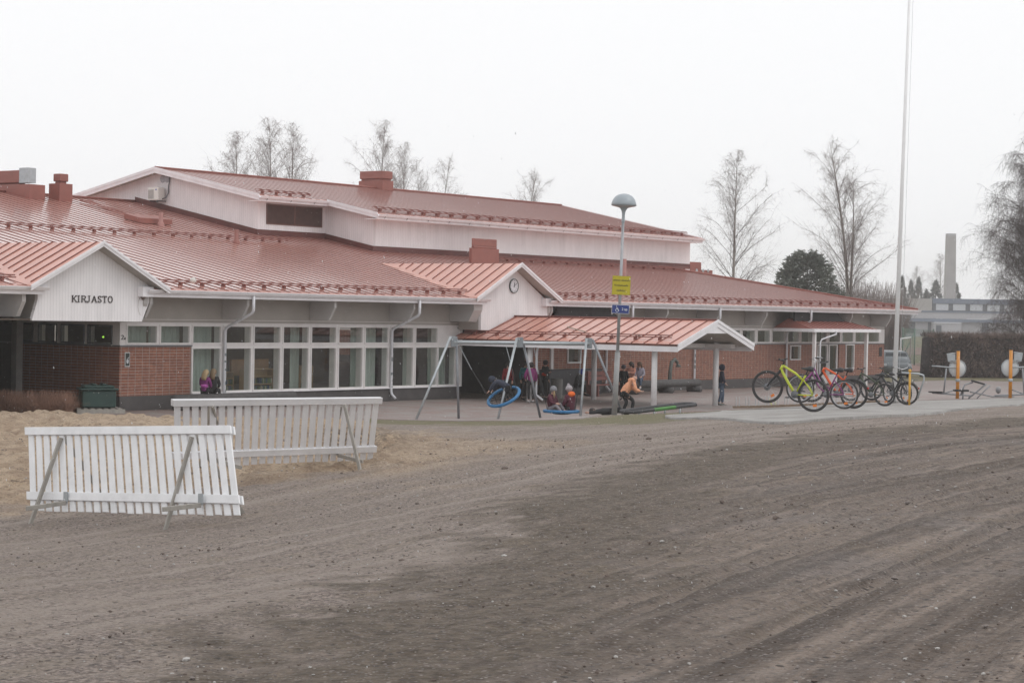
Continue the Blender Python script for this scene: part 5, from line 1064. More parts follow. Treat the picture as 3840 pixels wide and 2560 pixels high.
# child on the left nest swing
n1=at(1893,1478,59.6)
person('child in a navy jacket bending over the tilted blue nest swing',tuple(n1+np.array((0,0,-.28))),face(75),1.35,STAND(pel=(0,-.07,.36),spi=(0,.02,.42),che=(0,.13,.47),nec=(0,.22,.50),hea=(0,.30,.52),look=(0,1,-.3),shL=(-.09,.17,.49),shR=(.09,.17,.49),elL=(-.13,.26,.40),elR=(.13,.24,.38),haL=(-.15,.33,.27),haR=(.15,.33,.27),hiL=(-.055,-.07,.34),hiR=(.055,-.07,.34),knL=(-.08,.03,.22),knR=(.08,.03,.22),anL=(-.08,-.07,.08),anR=(.08,-.07,.08),toL=(-.08,.02,.05),toR=(.08,.02,.05)),navy,black,hood=(navy,True),bulk=1.15)
def stand(label,px,py,z,rz,h,P,*a,**k): q=onz(px,py,z); return person(label,(q[0],q[1],z),rz,h,P,*a,**k)
stand('child in a red jacket standing in the dark entrance behind the swing',1903,1500,.02,face(170),1.40,STAND(),red,black,hair=darkh)
stand('child in a teal jacket half hidden behind the magenta one by the pillar',1967,1497,.02,face(200),1.42,STAND(),teal,black,hair=darkh)
stand('child in a magenta jacket standing right of the walkway pillar',1990,1508,.02,face(20),1.45,STAND(elL=(-.15,.02,.64),haL=(-.10,.10,.56)),magenta,black,hair=darkh,shoe=pshoe,bulk=1.15)
stand('child in black with a red band round the waist standing by the bricks',2043,1497,.02,face(-60),1.48,STAND(elL=(-.14,.05,.66),haL=(-.05,.12,.68)),black,black,hair=darkh,band=redor)
q=onz(2160,1497,.0); person('child in a blue hood and grey jacket sitting hunched by the dark wall',(q[0],q[1],.42),face(-80),1.42,SIT(che=(0,.06,.27),nec=(0,.10,.36),hea=(0,.15,.43),look=(0,1,-.5),shL=(-.095,.08,.33),shR=(.095,.08,.33)),dgrey,black,hood=(bluec,True),bulk=1.15)
# two children in the right nest
n2=at(2105,1541,60.3)
def SITUP(**k): return SIT(**{**dict(knL=(-.06,.17,.20),knR=(.06,.15,.17),anL=(-.05,.30,.05),anR=(.05,.29,.03),toL=(-.05,.38,.05),toR=(.05,.37,.03)),**k})
q=n2-XU*.30+ZU*.05; person('girl with a grey hat and blond hair facing us in the level nest swing',tuple(q+np.array((0,0,-.06))),face(-125),1.45,SITUP(look=(-.45,1,0),elR=(.12,.07,.22),haR=(.05,.16,.20)),maroon,mat('grey_leggings',(.22,.20,.22),.8,.1,10),hat=(mat('grey_knit_hat',(.22,.22,.24),.9,.15,40,bump=.5),False,blond),bulk=1.05)
q=n2+XU*.27-ZU*.05; person('girl in a maroon jacket with an orange hood, back turned, in the level nest swing',tuple(q+np.array((0,0,-.06))),face(48),1.50,SITUP(look=(.2,1,0)),maroon,black,hat=(mat('pale_grey_knit_hat',(.36,.33,.35),.9,.15,40,bump=.5),True,None),hood=(orange,False),bulk=1.12)
# child in peach, bending, by the lamp
q=GZ(2352,61.2); q=q if True else q
person('child in a peach jacket bending forward beside the lamp post',(q[0],q[1],H1(q[0],q[1])+.02),face(-72),1.50,STAND(pel=(0,-.05,.46),spi=(0,.00,.54),che=(0,.07,.62),nec=(0,.14,.69),hea=(-.03,.19,.755),look=(-.6,1,-.5),shL=(-.10,.10,.66),shR=(.10,.11,.67),elL=(-.15,.16,.60),elR=(.15,.15,.52),haL=(-.10,.22,.50),haR=(.14,.26,.50),hiL=(-.055,-.05,.44),hiR=(.055,-.05,.44),knL=(-.06,.04,.26),knR=(.06,.14,.30),anL=(-.06,-.06,.05),anR=(.06,.10,.08),toL=(-.06,.03,.02),toR=(.06,.19,.05)),peach,black,hair=brownh,hood=(peach,False),bulk=1.22,shoe=pshoe)
stand('child in a dark cap and black jacket mostly hidden behind the peach one',2337,1498,.05,face(160),1.30,STAND(),black,black,hat=(mat('striped_grey_hat',(.10,.10,.12),.9),False,None))
# child lying down
q=GZ(2272,60.2); person('child in black lying on the paving behind the lamp post',(q[0],q[1],H1(q[0],q[1])+.07),face(0),1.35,STAND(pel=(.12,0,.06),spi=(.02,0,.05),che=(-.10,0,.05),nec=(-.19,0,.06),hea=(.0,-.02,.11) and (-.265,0,.07),look=(0,-1,.3),shL=(-.14,-.09,.06),shR=(-.14,.09,.06),elL=(-.26,-.12,.03),elR=(-.24,.12,.03),haL=(-.37,-.10,.02),haR=(-.36,.1,.02),hiL=(.16,-.05,.06),hiR=(.16,.05,.06),knL=(.34,-.04,.14),knR=(.36,.06,.06),anL=(.46,-.03,.03),anR=(.54,.06,.03),toL=(.53,-.03,.05),toR=(.56,.06,.09)),black,black,hair=darkh,bulk=1.1)
# two sitting on the grey log bench
p=onp(2362,1470,'y',44.6); person('dark haired child in a dusty pink jacket sitting on the grey log bench',(p[0],44.55,.52),face(155),1.48,SIT(look=(.5,1,-.4),elL=(-.12,.10,.24),haL=(-.02,.18,.26)),rose,black,hair=darkh,hl='long',group='children on the grey log bench')
p=onp(2394,1470,'y',44.6); person('brown haired child in grey and blue jeans sitting on the grey log bench',(p[0],44.55,.52),face(165),1.46,SIT(look=(-.4,1,-.3)),lavender,jeans,hair=brownh,hl='front',shoe=pshoe,group='children on the grey log bench')
q=onz(2705,1521,.0); person('child in a dark hooded jacket and jeans walking alone right of the walkway',(q[0],q[1],0),face(-95),1.50,STAND(look=(.1,1,-.05),knL=(-.05,.03,.28),knR=(.05,-.01,.28),anL=(-.05,.02,.045),anR=(.05,-.07,.06),toL=(-.05,.11,.02),toR=(.05,.02,.03),elL=(-.12,-.03,.64),elR=(.12,.03,.64),haL=(-.09,.07,.54),haR=(.09,.09,.55)),fabric('dark_blue_cloth',(.02,.022,.04)),jeans,hood=(fabric('dark_blue_cloth',(.02,.022,.04)),True),shoe=mat('grey_shoe',(.10,.11,.10)))
# ---------------------------------------------------------------- bicycles
tyrem=mat('dusty_tyre_rubber',(.045,.042,.042),.8,.25,20,stain=.3); rimk=mat('black_rim',(.03,.03,.032),.4); rims=mat('silver_rim',(.42,.42,.44),.35,.05,8,metal=.6)
refl=mat('orange_reflector',(.75,.20,.02),.4); alum=mat('bright_aluminium',(.60,.60,.62),.3,.05,8,metal=.7); saddm=mat('black_saddle_vinyl',(.03,.03,.032),.45,.1,20)
def bicycle(label,rear,front_px,R,lift,fcol,rim=rimk,style='mtb',fender=None,rack=False,hbm=None,leanx=0.,rz=None,tw=.026,seatz=.0,cols=None):
    """rear: world contact of the rear wheel; heading toward the front contact pixel at the same bearing distance"""
    if rz is None:
        f=front_px; rz=math.atan2(f[1]-rear[1],f[0]-rear[0])
    root=thing('bicycle',label,'bicycle',tuple(rear),rz,'bicycles parked in the rack')
    wb=1.12; a=math.asin(lift/wb); ca,sa=math.cos(a),math.sin(a)
    def T(x,y,z): 
        x2=x*ca-(z-0)*sa; z2=x*sa+z*ca; return np.array((x2,y+leanx*z2,z2))
    def tb(mb,pts,r,n=8): mb.tube([T(*p) for p in pts],r,n)
    ya=T(0,1,0)-T(0,0,0)
    for wx in (0,wb):
        c=T(wx,0,R); mb=MB(); mb.torus(c,R-tw,tw,ya,44,8); w=mb.build('wheel',tyrem,root,local=True)
        mb=MB(); mb.torus(c,R-tw*2.1,tw*.5,ya,40,6,flat=1.6); mb.build('rim',rim,w,local=True)
        mb=MB(); mb.tube([c-ya*.045,c+ya*.045],.020,8)
        for k in range(20):
            an=2*PI*k/20; d=T(math.cos(an),0,math.sin(an))-T(0,0,0); mb.tube([c+ya*(.03 if k%2 else -.03),c+d*(R-tw*2.2)],.0016,3)
        mb.build('spokes',alum,w,local=True)
        mb=MB(); an=4.0 if wx else 4.4; d=T(math.cos(an),0,math.sin(an))-T(0,0,0); u=T(-math.sin(an),0,math.cos(an))-T(0,0,0); mb.obox(c+d*R*.62,d*.028,ya*.004,u*.045); mb.build('reflector',refl,w,local=True)
        if wx: mb=MB(); mb.lathe([(.0,.03),(.085,.03),(.085,.034),(0,.034)],20,c,axis=ya); mb.build('brake_disc',dgreym,w,local=True)
    hub=(0,0,R); fh=(wb,0,R); bb=(.43,0,R-.055); st=(.285,0,R+.36); ht=(wb-.285,0,R+.56); hb=(wb-.245,0,R+.445)
    mb=MB()
    if style=='mtb':
        tb(mb,[ht,(.5,0,R+.43),(st[0]+.03,0,st[2]-.05)],.027); tb(mb,[(hb[0]-.01,0,hb[2]+.02),(.65,0,R+.195),bb],[.034,.034,.036]); tb(mb,[bb,st,(st[0]-.03,0,st[2]+.07)],.022); tb(mb,[ht,hb],.034)
    else:
        tb(mb,[(ht[0],0,ht[2]-.02),(.62,0,R+.22),(.40,0,R+.10)],.020); tb(mb,[hb,(.66,0,R+.10),bb],.020); tb(mb,[bb,st,(st[0]-.04,0,st[2]+.10)],.019); tb(mb,[ht,hb],.026)
    for s in (-1,1): tb(mb,[(bb[0],s*.04,bb[2]),(.2,s*.055,R-.03),(0,s*.06,R)],.014,6); tb(mb,[(st[0],s*.02,st[2]-.05),(.12,s*.05,R+.16),(0,s*.06,R)],.012,6)
    mb.build('frame',fcol,root,local=True)
    mb=MB(); 
    for s in (-1,1): tb(mb,[(hb[0],s*.055,hb[2]-.02),(wb-.08,s*.058,R+.16),(wb,s*.055,R)],[.021,.019,.016],8)
    tb(mb,[(hb[0],-.06,hb[2]-.015),(hb[0],.06,hb[2]-.015)],.022); mb.build('fork',blackm if style=='mtb' else fcol,root,local=True)
    mb=MB(); hm=hbm or blackm; z=ht[2]+(.10 if style=='mtb' else .20); x=ht[0]
    tb(mb,[ht,(x-.015,0,z),(x+.05,0,z+.01)],.018); w=.33
    if style=='mtb': tb(mb,[(x+.02,-w,z+.05),(x+.05,-.15,z+.02),(x+.05,.15,z+.02),(x+.02,w,z+.05)],.014)
    else: tb(mb,[(x-.15,-.29,z+.06),(x+.0,-.22,z+.07),(x+.05,0,z),(x+.0,.22,z+.07),(x-.15,.29,z+.06)],.012)
    hbo=mb.build('handlebar',hm,root,local=True); mb=MB()
    for s in (-1,1): 
        if style=='mtb': tb(mb,[(x+.035,s*.21,z+.035),(x+.02,s*w,z+.05)],.019)
        else: tb(mb,[(x-.05,s*.27,z+.065),(x-.15,s*.29,z+.06)],.018)
        tb(mb,[(x+.05,s*.17,z+.02),(x+.11,s*.25,z+.0)],.006,5)
    mb.build('grips',blackm,hbo,local=True)
    mb=MB(); tb(mb,[(st[0]-.02,0,st[2]+.05),(st[0]-.06,0,st[2]+.20+seatz)],.015); mb.build('seatpost',blackm,root,local=True)
    mb=MB(); sz=st[2]+.215+seatz; sx=st[0]-.06; tb(mb,[(sx-.13,0,sz+.02),(sx-.05,0,sz+.02),(sx+.05,0,sz+.005),(sx+.16,0,sz)],[.05,.07,.035,.018],10)
    mb.build('saddle',saddm,root,local=True)
    mb=MB(); mb.lathe([(0,.05),(.09,.05),(.09,.056),(0,.056)],20,T(*bb),axis=ya); 
    for s,an in ((1,-.6),(-1,PI-.6)): tb(mb,[(bb[0],s*.06,bb[2]),(bb[0]+.17*math.cos(an),s*.08,bb[2]+.17*math.sin(an))],.010,6)
    cr=mb.build('crank',dgreym,root,local=True); mb=MB()
    for s,an in ((1,-.6),(-1,PI-.6)): c=T(bb[0]+.17*math.cos(an),s*.12,bb[2]+.17*math.sin(an)); mb.obox(c,(.045,0,0),(0,.04,0),(0,0,.012))
    mb.build('pedals',blackm,cr,local=True)
    mb=MB(); tb(mb,[(bb[0],-.05,bb[2]+.085),(0,-.045,R+.04)],.006,4); tb(mb,[(bb[0],-.05,bb[2]-.085),(0,-.045,R-.04)],.006,4); mb.build('chain',dgreym,root,local=True)
    if fender is not None:
        for wx,a0,a1 in ((0,.35,2.6),(wb,.9,2.7)):
            mb=MB(); pts=[(wx+(R+.02)*math.cos(t),0,R+(R+.02)*math.sin(t)) for t in np.linspace(a0,a1,12)]
            for p,q in zip(pts[:-1],pts[1:]): mb.bar(T(*p),T(*q),.055,.012,up=ya if False else (0,0,1))
            mb.build('mudguard',fender,root,local=True)
        mb=MB(); t=2.62; mb.ell(T((R+.03)*math.cos(t),0,R+(R+.03)*math.sin(t)),(.03,.03,.03),8,6); mb.build('rear_light',mat('red_lens',(.45,.02,.015),.3),root,local=True)
    if rack:
        mb=MB(); z=2*R+.09
        for y in (-.06,0,.06): tb(mb,[(-.30,y,z),(.17,y,z)],.007,5)
        tb(mb,[(-.30,-.06,z),(-.30,.06,z)],.007,5)
        for s in (-1,1): tb(mb,[(-.18,s*.06,z),(0,s*.065,R)],.006,5); tb(mb,[(.1,s*.06,z),(0,s*.065,R)],.006,5)
        mb.build('luggage_rack',dgreym,root,local=True)
    return root
yel=mat('lime_yellow_paint',(.50,.56,.03),.35,.05,6,coat=.3); pur=mat('purple_paint',(.20,.03,.16),.4,.05,6,coat=.3); ora=mat('bright_orange_paint',(.72,.10,.015),.35,.05,6,coat=.3); dgr=mat('dark_green_paint',(.05,.065,.035),.4,.05,6,coat=.3); blkp=mat('black_paint',(.022,.022,.025),.4,.05,6,coat=.3)
def contact(px,py,lat,dep): g=G(px,py); return g,g+XU*lat+ZU*dep
def park(label,px,py,R,lift,ang,*a,**k):
    g=G(px,py); g=np.array((g[0],g[1],H1(g[0],g[1])+.055)); d=-XU*math.cos(ang)+ZU*math.sin(ang); return bicycle(label,g,g+d,R,lift,*a,**k)
park('lime yellow mountain bike with black fork, leftmost in the rack',3040,1552,.385,.17,R_(24),yel,leanx=.03)
park('purple step-through bicycle with silver rims and silver handlebar',3158,1541,.365,.12,R_(20),pur,rim=rims,style='city',hbm=alum,leanx=-.04)
park('orange mountain bike with purple details and dark mudguards',3196,1539,.365,.12,R_(26),ora,fender=mat('dark_mudguard',(.04,.045,.05),.5),leanx=.05)
park('dark green bicycle with slim black wheels between the orange and black ones',3312,1529,.355,.12,R_(30),dgr,leanx=-.02)
park('black bicycle with rear luggage rack, rightmost in the rack',3397,1524,.36,.10,R_(22),blkp,rack=True,fender=mat('dark_mudguard',(.04,.045,.05),.5),leanx=.03)
g=G(3356,1519); g=np.array((g[0],g[1],H1(g[0],g[1])+.05)); bicycle('dark bicycle parked end-on with pale grips in front of the flagpole',g+ZU*1.2,None,.345,.0,blkp,style='city',hbm=alum,rz=face(200)+PI/2)
# rack: two long planks with wire loops
ra,rb=G(2748,1543),G(3300,1520); RK=thing('bicycle_rack','low wooden bicycle rack with thin wire loops under the front wheels','bicycle rack',tuple(ra)); d=rb-ra; Lr=np.linalg.norm(d[:2]); d=d/Lr; nrm=np.array((-d[1],d[0],0))
plank=mat('brown_rack_wood',(.20,.14,.095),.8,.2,6,streak=1,stain=.2)
for o,z in ((0,.05),(.34,.06),(.62,.05)):
    pts=[ra+d*t*Lr+nrm*o for t in np.linspace(0,1,8)]; pts=[np.array((p[0],p[1],H1(p[0],p[1])+.09+z)) for p in pts]; mb=MB()
    for p,q in zip(pts[:-1],pts[1:]): mb.bar(p,q,.10,.05)
    mb.build('plank',plank,RK)
for k in range(15):
    c=ra+d*Lr*(k+.5)/15+nrm*.3; c=np.array((c[0],c[1],H1(c[0],c[1])+.14)); mb=MB()
    for s in (-.05,.05): mb.torus(c+d*s,.27,.006,d,14,4,a0=0,a1=PI) if False else mb.tube([c+d*s+nrm*.3*math.cos(t)+np.array((0,0,.34*math.sin(t))) for t in np.linspace(0,PI,11)],.006,4)
    mb.build('wire_loop',greym,RK)
lk=MB(); c=G(2897,1533)+(0,0,.10); lk.tube([c+XU*-.12+(0,0,.22),c+XU*-.02+(0,0,.02),c+XU*.05-ZU*.1+(0,0,-.03),c+XU*.10+(0,0,.10),c+XU*.02+(0,0,.25)],.012,6); tag(lk.build('bicycle_lock',yel),'lime yellow cable lock hanging on the rack below the yellow bicycle','lock')
# ---------------------------------------------------------------- outdoor exercise stands at the right
opost=mat('orange_post_paint',(.60,.235,.02),.4,.06,5,coat=.2); disc=mat('white_plastic_disc',(.62,.64,.65),.35,.04,6)
def trainer(label,px,py,Z,mir,left):
    b=seat(at(px,py,Z)); root=thing('exercise_stand',label,'exercise stand',tuple(b),0,'orange post exercise stands'); U=XU*mir
    mb=MB(); mb.tube([b-(0,0,.1),b+(0,0,1.74)],.062,14); mb.build('post',opost,root); mb=MB(); mb.lathe([(.065,1.74),(.072,1.76),(.05,1.80),(0,1.80)],14,b); mb.build('cap',blackm,root)
    c=b+(0,0,1.10)-ZU*.14+U*.0; mb=MB(); mb.lathe([(0,.02),(.27,.02),(.28,0),(.27,-.02),(0,-.02)],30,c+ZU*.22,axis=-ZU); mb.build('disc',disc,root); mb=MB(); mb.torus(c+ZU*.22,.30,.022,ZU,32,6); mb.build('disc_rim',greym,root)
    mb=MB(); mb.tube([b+(0,0,1.30)-U*.06,b-U*.36+(0,0,1.36),b-U*.40+(0,0,1.62),b-U*.10+(0,0,1.66)],.025,8); mb.obox(b-U*.24+(0,0,1.5),U*.13,ZU*.02,(0,0,.12)); mb.build('shield',greym,root)
    mb=MB(); mb.tube([b+(0,0,1.12),b-U*.35+(0,0,1.14),b-U*.95+(0,0,1.18)],.024,8); mb.build('handle',greym,root)
    mb=MB(); mb.tube([b-U*.42+(0,0,1.10),b-U*.50+(0,0,.20)],.03,8); mb.tube([b-U*.92+(0,0,.20),b+U*.55+(0,0,.12)],.028,8); mb.tube([b-U*.5+(0,0,.18),b+(0,0,.36)],.022,8); mb.build('frame_tube',mat('grey_trainer_steel',(.28,.29,.31),.5,.08,8,metal=.3),root)
    mb=MB(); mb.obox(b-U*.80+(0,0,.235),U*.24,ZU*.12,(0,0,.025)); mb.build('foot_pad',blackm,root,bevel=.01)
    mb=MB(); mb.lathe([(.075,0),(.085,.02),(.085,.09),(.075,.11)],14,b+(0,0,.62)); mb.build('clamp',greym,root)
    return root
trainer('exercise stand with an orange post and white disc beside the hedge corner',3590,1494,72.,1,1)
trainer('exercise stand with an orange post and white disc nearest the right edge',3788,1481,70.,-1,0)
b=seat(at(3668,1488,71)); ST=thing('seated_trainer','grey steel seated trainer with black pads between the two orange posts','exercise bench',tuple(b)); sm=MATS['grey_trainer_steel']
mb=MB(); mb.tube([b-XU*.35+(0,0,.02),b+XU*.05+(0,0,.35),b+XU*.28+(0,0,.55)],.028,8); mb.tube([b-XU*.05+(0,0,.02),b+XU*.42+(0,0,.50)],.022,8); mb.tube([b-XU*.62+(0,0,.15),b-XU*.50+(0,0,.50),b-XU*.2+(0,0,.60)],.028,8); mb.tube([b-XU*.3+(0,0,.26),b+XU*.5+(0,0,.10),b+XU*1.3+(0,0,.12)],.024,8); mb.tube([b-XU*.55+(0,0,-.05),b-XU*.55+(0,0,.26)],.03,8); mb.build('steel_frame',sm,ST)
mb=MB(); mb.obox(b-XU*.62+(0,0,.30),XU*.26,ZU*.16,(0,0,.035)); mb.build('seat',blackm,ST,bevel=.015)
mb=MB(); mb.obox(b-XU*.02+(0,0,.60),XU*.22+np.array((0,0,-.06)),ZU*.14,np.array((0,0,.03))); mb.build('backrest',blackm,ST,bevel=.012)
mb=MB(); mb.ell(b+XU*.72+(0,0,.34),(.10,.10,.13),14,10); mb.build('weight_ball',mat('grey_weight',(.26,.26,.27),.35),ST)
b=seat(at(3410,1503,61.)); OP=thing('handrail_post','short orange post with a round knob and a silver rail behind the last bicycle','handrail',tuple(b)); mb=MB(); mb.tube([b-(0,0,.05),b+(0,0,1.08)],.034,12); mb.ell(b+(0,0,1.10),(.05,.05,.055),12,8); mb.build('post',mat('amber_post_paint',(.62,.33,.03),.4,.06,5),OP)
mb=MB(); mb.tube([b-XU*.25+(0,0,1.04),b+XU*.25+(0,0,1.02),b+XU*.42+(0,0,.98),b+XU*.44+(0,0,.85),b+XU*.25+(0,0,.25)],.028,8); mb.build('rail',greym,OP)
# ---------------------------------------------------------------- car behind the flagpole
cb=np.array((*plan((3340-1920)/F*112,112),0)); CA=thing('parked_car','silver grey parked car seen end-on beyond the end of the building','car',tuple(cb),face(0)); silv=mat('silver_car_paint',(.12,.135,.145),.3,.03,4,coat=.5,metal=.3)
def loft(mb,secs,mi=0):
    n=len(secs[0]); vs=[p for s in secs for p in s]; fs=[]
    for i in range(len(secs)-1):
        for k in range(n): fs.append((i*n+k,i*n+(k+1)%n,(i+1)*n+(k+1)%n,(i+1)*n+k))
    fs+=[tuple(range(n-1,-1,-1)),tuple((len(secs)-1)*n+k for k in range(n))]; mb.add(vs,fs,True,mi)
def sec(y,w,z0,z1): return [(-w,y,z0),(-w*1.0,y,(z0+z1)/2),(-w*.94,y,z1-.04),(-w*.8,y,z1),(w*.8,y,z1),(w*.94,y,z1-.04),(w,y,(z0+z1)/2),(w,y,z0)]
mb=MB(); loft(mb,[sec(-2.05,.72,.35,.70),sec(-1.95,.84,.25,.86),(sec(-1.2,.88,.2,.98)),sec(1.2,.88,.2,.98),sec(1.95,.85,.25,.92),sec(2.1,.74,.35,.75)]); mb.build('body',silv,CA,local=True)
mb=MB(); loft(mb,[sec(-1.95,.80,.86,.90),sec(-1.45,.68,.9,1.46),sec(.2,.66,.9,1.50),sec(1.2,.80,.9,.96)]); cbn=mb.build('cabin',silv,CA,local=True)
mb=MB(); mb.add([(-.66,-1.87,.98),(.66,-1.87,.98),(.56,-1.53,1.38),(-.56,-1.53,1.38)],[(0,1,2,3)]); mb.add([(-.81,-1.3,1.0),(-.81,.8,1.0),(-.70,.2,1.40),(-.70,-1.2,1.40)],[(0,1,2,3)]); mb.build('window',mat('dark_car_glass',(.02,.025,.03),.08),cbn,local=True)
for s in (-1,1): mb=MB(); mb.obox((s*.97,.65,1.02),(.09,0,0),(0,.05,0),(0,0,.07)); mb.build('mirror',blackm,CA,local=True,bevel=.02); mb=MB(); mb.obox((s*.68,-2.045,.72),(.10,0,0),(0,.02,0),(0,0,.07)); mb.build('headlight',mat('clear_lens',(.45,.47,.5),.2),CA,local=True)
for s in (-1,1):
    for y in (-1.3,1.3): mb=MB(); mb.lathe([(0,-.1),(.30,-.1),(.32,-.08),(.32,.08),(.30,.1),(0,.1)],20,(s*.78,y,.32),axis=(1,0,0)); mb.build('wheel',blackm,CA,local=True)
# ---------------------------------------------------------------- far field: running track, fence, factory, chimney
def strip(name,px0,px1,y0,y1,m,label,z=.02):
    a=[onp(px0,y0,'z',z),onp(px1,y0,'z',z),onp(px1,y1,'z',z),onp(px0,y1,'z',z)]; mb=MB(); mb.prism(a,(0,0,-.01)); tag(mb.build(name,m),label,'ground',kind='structure')
trk=mat('red_track_surface',(.21,.125,.105),.9,.12,.3)
strip('running_track',3250,4300,1303,1330,trk,'far red running track'); strip('track_bend',3300,3760,1362,1392,trk,'nearer bend of the red running track',.03)
strip('asphalt_path',3250,4300,1250,1262,mat('far_asphalt',(.16,.16,.17),.9,.1,.3),'grey far path in front of the factory',.04)
def fence(pts,h,label,n=12):
    root=thing('mesh_fence',label,'fence',tuple(pts[0])); g=mat('green_fence_wire',(.14,.21,.17),.6,.1,3)
    for a,b in zip(pts[:-1],pts[1:]):
        a,b=np.array(a),np.array(b); L=np.linalg.norm(b-a); mb=MB(); k=int(L/.22)
        for i in range(k): p=a+(b-a)*i/k; mb.tube([p,p+(0,0,h)],.006,3)
        for z in np.arange(.1,h,.22): mb.tube([a+(0,0,z),b+(0,0,z)],.006,3)
        mb.build('wire_mesh',g,root)
    for p in pts: mb=MB(); mb.tube([p,np.array(p)+(0,0,h+.05)],.05,8); mb.build('post',g,root)
    mb=MB(); mb.tube([np.array(pts[-2])+(0,0,h-.2),np.array(pts[-2])+(np.array(pts[-1])-np.array(pts[-2]))*.0-XU*1.1],.035,6); mb.build('brace',g,root)
    return root
gp=lambda px,Z:np.array((*plan((px-1920)/F*Z,Z),0.))
fence([gp(3385,150),gp(3430,140),gp(3500,132)],2.6,'green wire mesh ball fence left of the hedge')
GL=thing('goal_frame','white metal goal frame standing in front of the green fence','goal',tuple(gp(3382,128))); mb=MB(); a,b=gp(3378,128),gp(3415,138); mb.tube([a,a+(0,0,2.0),b+(0,0,2.0),b],.05,8); mb.build('frame',mat('white_goal_paint',(.55,.57,.56),.5),GL)
# hedge
hb0,hb1=gp(3497,112),gp(4150,116); d=hb1-hb0; Lh=np.linalg.norm(d); d/=Lh; nn=np.array((-d[1],d[0],0))
if np.dot(nn,CC-hb0)>0: nn=-nn
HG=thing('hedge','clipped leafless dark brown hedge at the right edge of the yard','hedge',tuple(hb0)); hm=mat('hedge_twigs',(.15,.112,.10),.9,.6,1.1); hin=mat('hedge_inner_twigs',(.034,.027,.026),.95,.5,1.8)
V=[];Fc=[]; r=np.random.default_rng(3)
for i in range(24000):
    u=r.random()*Lh; s=r.random(); z=r.random()*2.35
    if r.random()<.7: s=r.random()*.12
    if r.random()<.25: z=2.25+r.random()*.16; s=r.random()
    c=hb0+d*(u+.05*r.normal())+nn*(s*1.3+.05*r.normal())+np.array((0,0,z+.02*r.normal())); v=r.normal(size=3); v[2]=abs(v[2])*1.3; v/=np.linalg.norm(v); w=np.cross(v,r.normal(size=3)); w/=np.linalg.norm(w); l=.12+.20*r.random()**2+(.16*r.random() if z>2.2 else 0); k=len(V); V+=[c-w*.022,c+w*.022,c+v*l+w*.006]; Fc.append((k,k+1,k+2))
mb=MB(); mb.add(V,Fc); mb.build('outer_twigs',hm,HG)
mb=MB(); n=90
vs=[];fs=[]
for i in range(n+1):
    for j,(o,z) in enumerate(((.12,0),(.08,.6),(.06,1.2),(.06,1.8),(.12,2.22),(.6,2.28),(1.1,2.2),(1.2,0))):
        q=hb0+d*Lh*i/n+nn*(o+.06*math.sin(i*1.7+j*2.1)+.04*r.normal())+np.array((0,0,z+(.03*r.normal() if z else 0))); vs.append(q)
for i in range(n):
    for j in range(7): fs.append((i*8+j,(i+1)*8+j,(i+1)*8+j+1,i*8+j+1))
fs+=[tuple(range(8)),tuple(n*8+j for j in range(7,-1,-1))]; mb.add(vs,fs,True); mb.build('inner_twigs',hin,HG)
# factory at about 440 m, parallel to the picture plane
ZF=440.; FA=thing('factory_building','far low pale factory with a blue grey band and a row of upper windows','factory',tuple(gp(3600,ZF)))
fwl=mat('far_pale_wall',(.42,.41,.42),.8,.05,.1); fbl=mat('far_blue_grey_band',(.13,.16,.22),.7,.05,.1); fdk=mat('far_dark_opening',(.06,.07,.09),.7,.05,.1); fwi=mat('far_window_blinds',(.50,.52,.55),.5,.05,.1); fbe=mat('far_beige_wall',(.36,.34,.32),.8,.05,.1)
def fb_(px0,px1,z0,z1,dz,m,name,dep=12,par=None):
    mb=MB(); a=gp(px0,ZF)-ZU*dz; b=gp(px1,ZF)-ZU*dz; c=(a+b)/2+ZU*dep/2; mb.obox(c+np.array((0,0,(z0+z1)/2)),(b-a)/2,ZU*dep/2,(0,0,(z1-z0)/2)); return mb.build(name,m,par or FA)
lw=fb_(3180,4100,0,3.4,0,fwl,'lower_wall'); fb_(3170,4110,2.9,3.6,1.2,fbl,'awning_band',1.1); md=fb_(3180,4100,3.65,5.0,0,fwl,'middle_wall'); fb_(3180,4100,5.01,5.35,.2,fbl,'roof_edge')
up_=fb_(3340,3492,5.36,8.0,4-4+.0,fbe,'upper_wall',10); fb_(3494,4100,7.0,8.1,.1,fbl,'upper_band',10); uw=fb_(3494,4100,5.36,6.99,-.3,fdk,'upper_recess',9)
for p in range(3508,4090,64): fb_(p,p+46,5.5,6.9,-.1,fwi,'window',.3)
for a,b in ((3388,3430),(3478,3520),(3680,3705),(3860,3900)): fb_(a,b,.3,2.8,.15,fdk,'gate',.3)
fb_(3490,3592,.0,2.6,3.,fwl,'annex',2.9); fb_(3490,3592,2.61,2.85,3.2,mat('far_white_roof',(.6,.6,.62)),'annex_roof',3.); fb_(3498,3518,.5,2.2,3.1,fdk,'gate',.08)
CH=thing('factory_chimney','tall pale square chimney rising behind the far factory','chimney',tuple(gp(3557,455))); mb=MB(); c=gp(3557,455); mb.prism([c+XU*x+ZU*y for x,y in ((-1.25,-1),(1.25,-1),(1.25,1),(-1.25,1))],(0,0,5)); mb.add([c+XU*x*(1 if z<20 else .80)+ZU*y+np.array((0,0,z)) for z in (5.01,22.6) for x,y in ((-1.25,-1),(1.25,-1),(1.25,1),(-1.25,1))],[(0,1,2,3),(4,5,6,7),(0,1,5,4),(1,2,6,5),(2,3,7,6),(3,0,4,7)]); mb.build('shaft',mat('far_chimney_concrete',(.36,.34,.33),.9,.1,.3),CH); mb=MB(); mb.obox(c+np.array((0,0,22.9)),XU*1.0,ZU*1,(0,0,.28)); mb.build('cap',fwl,CH)
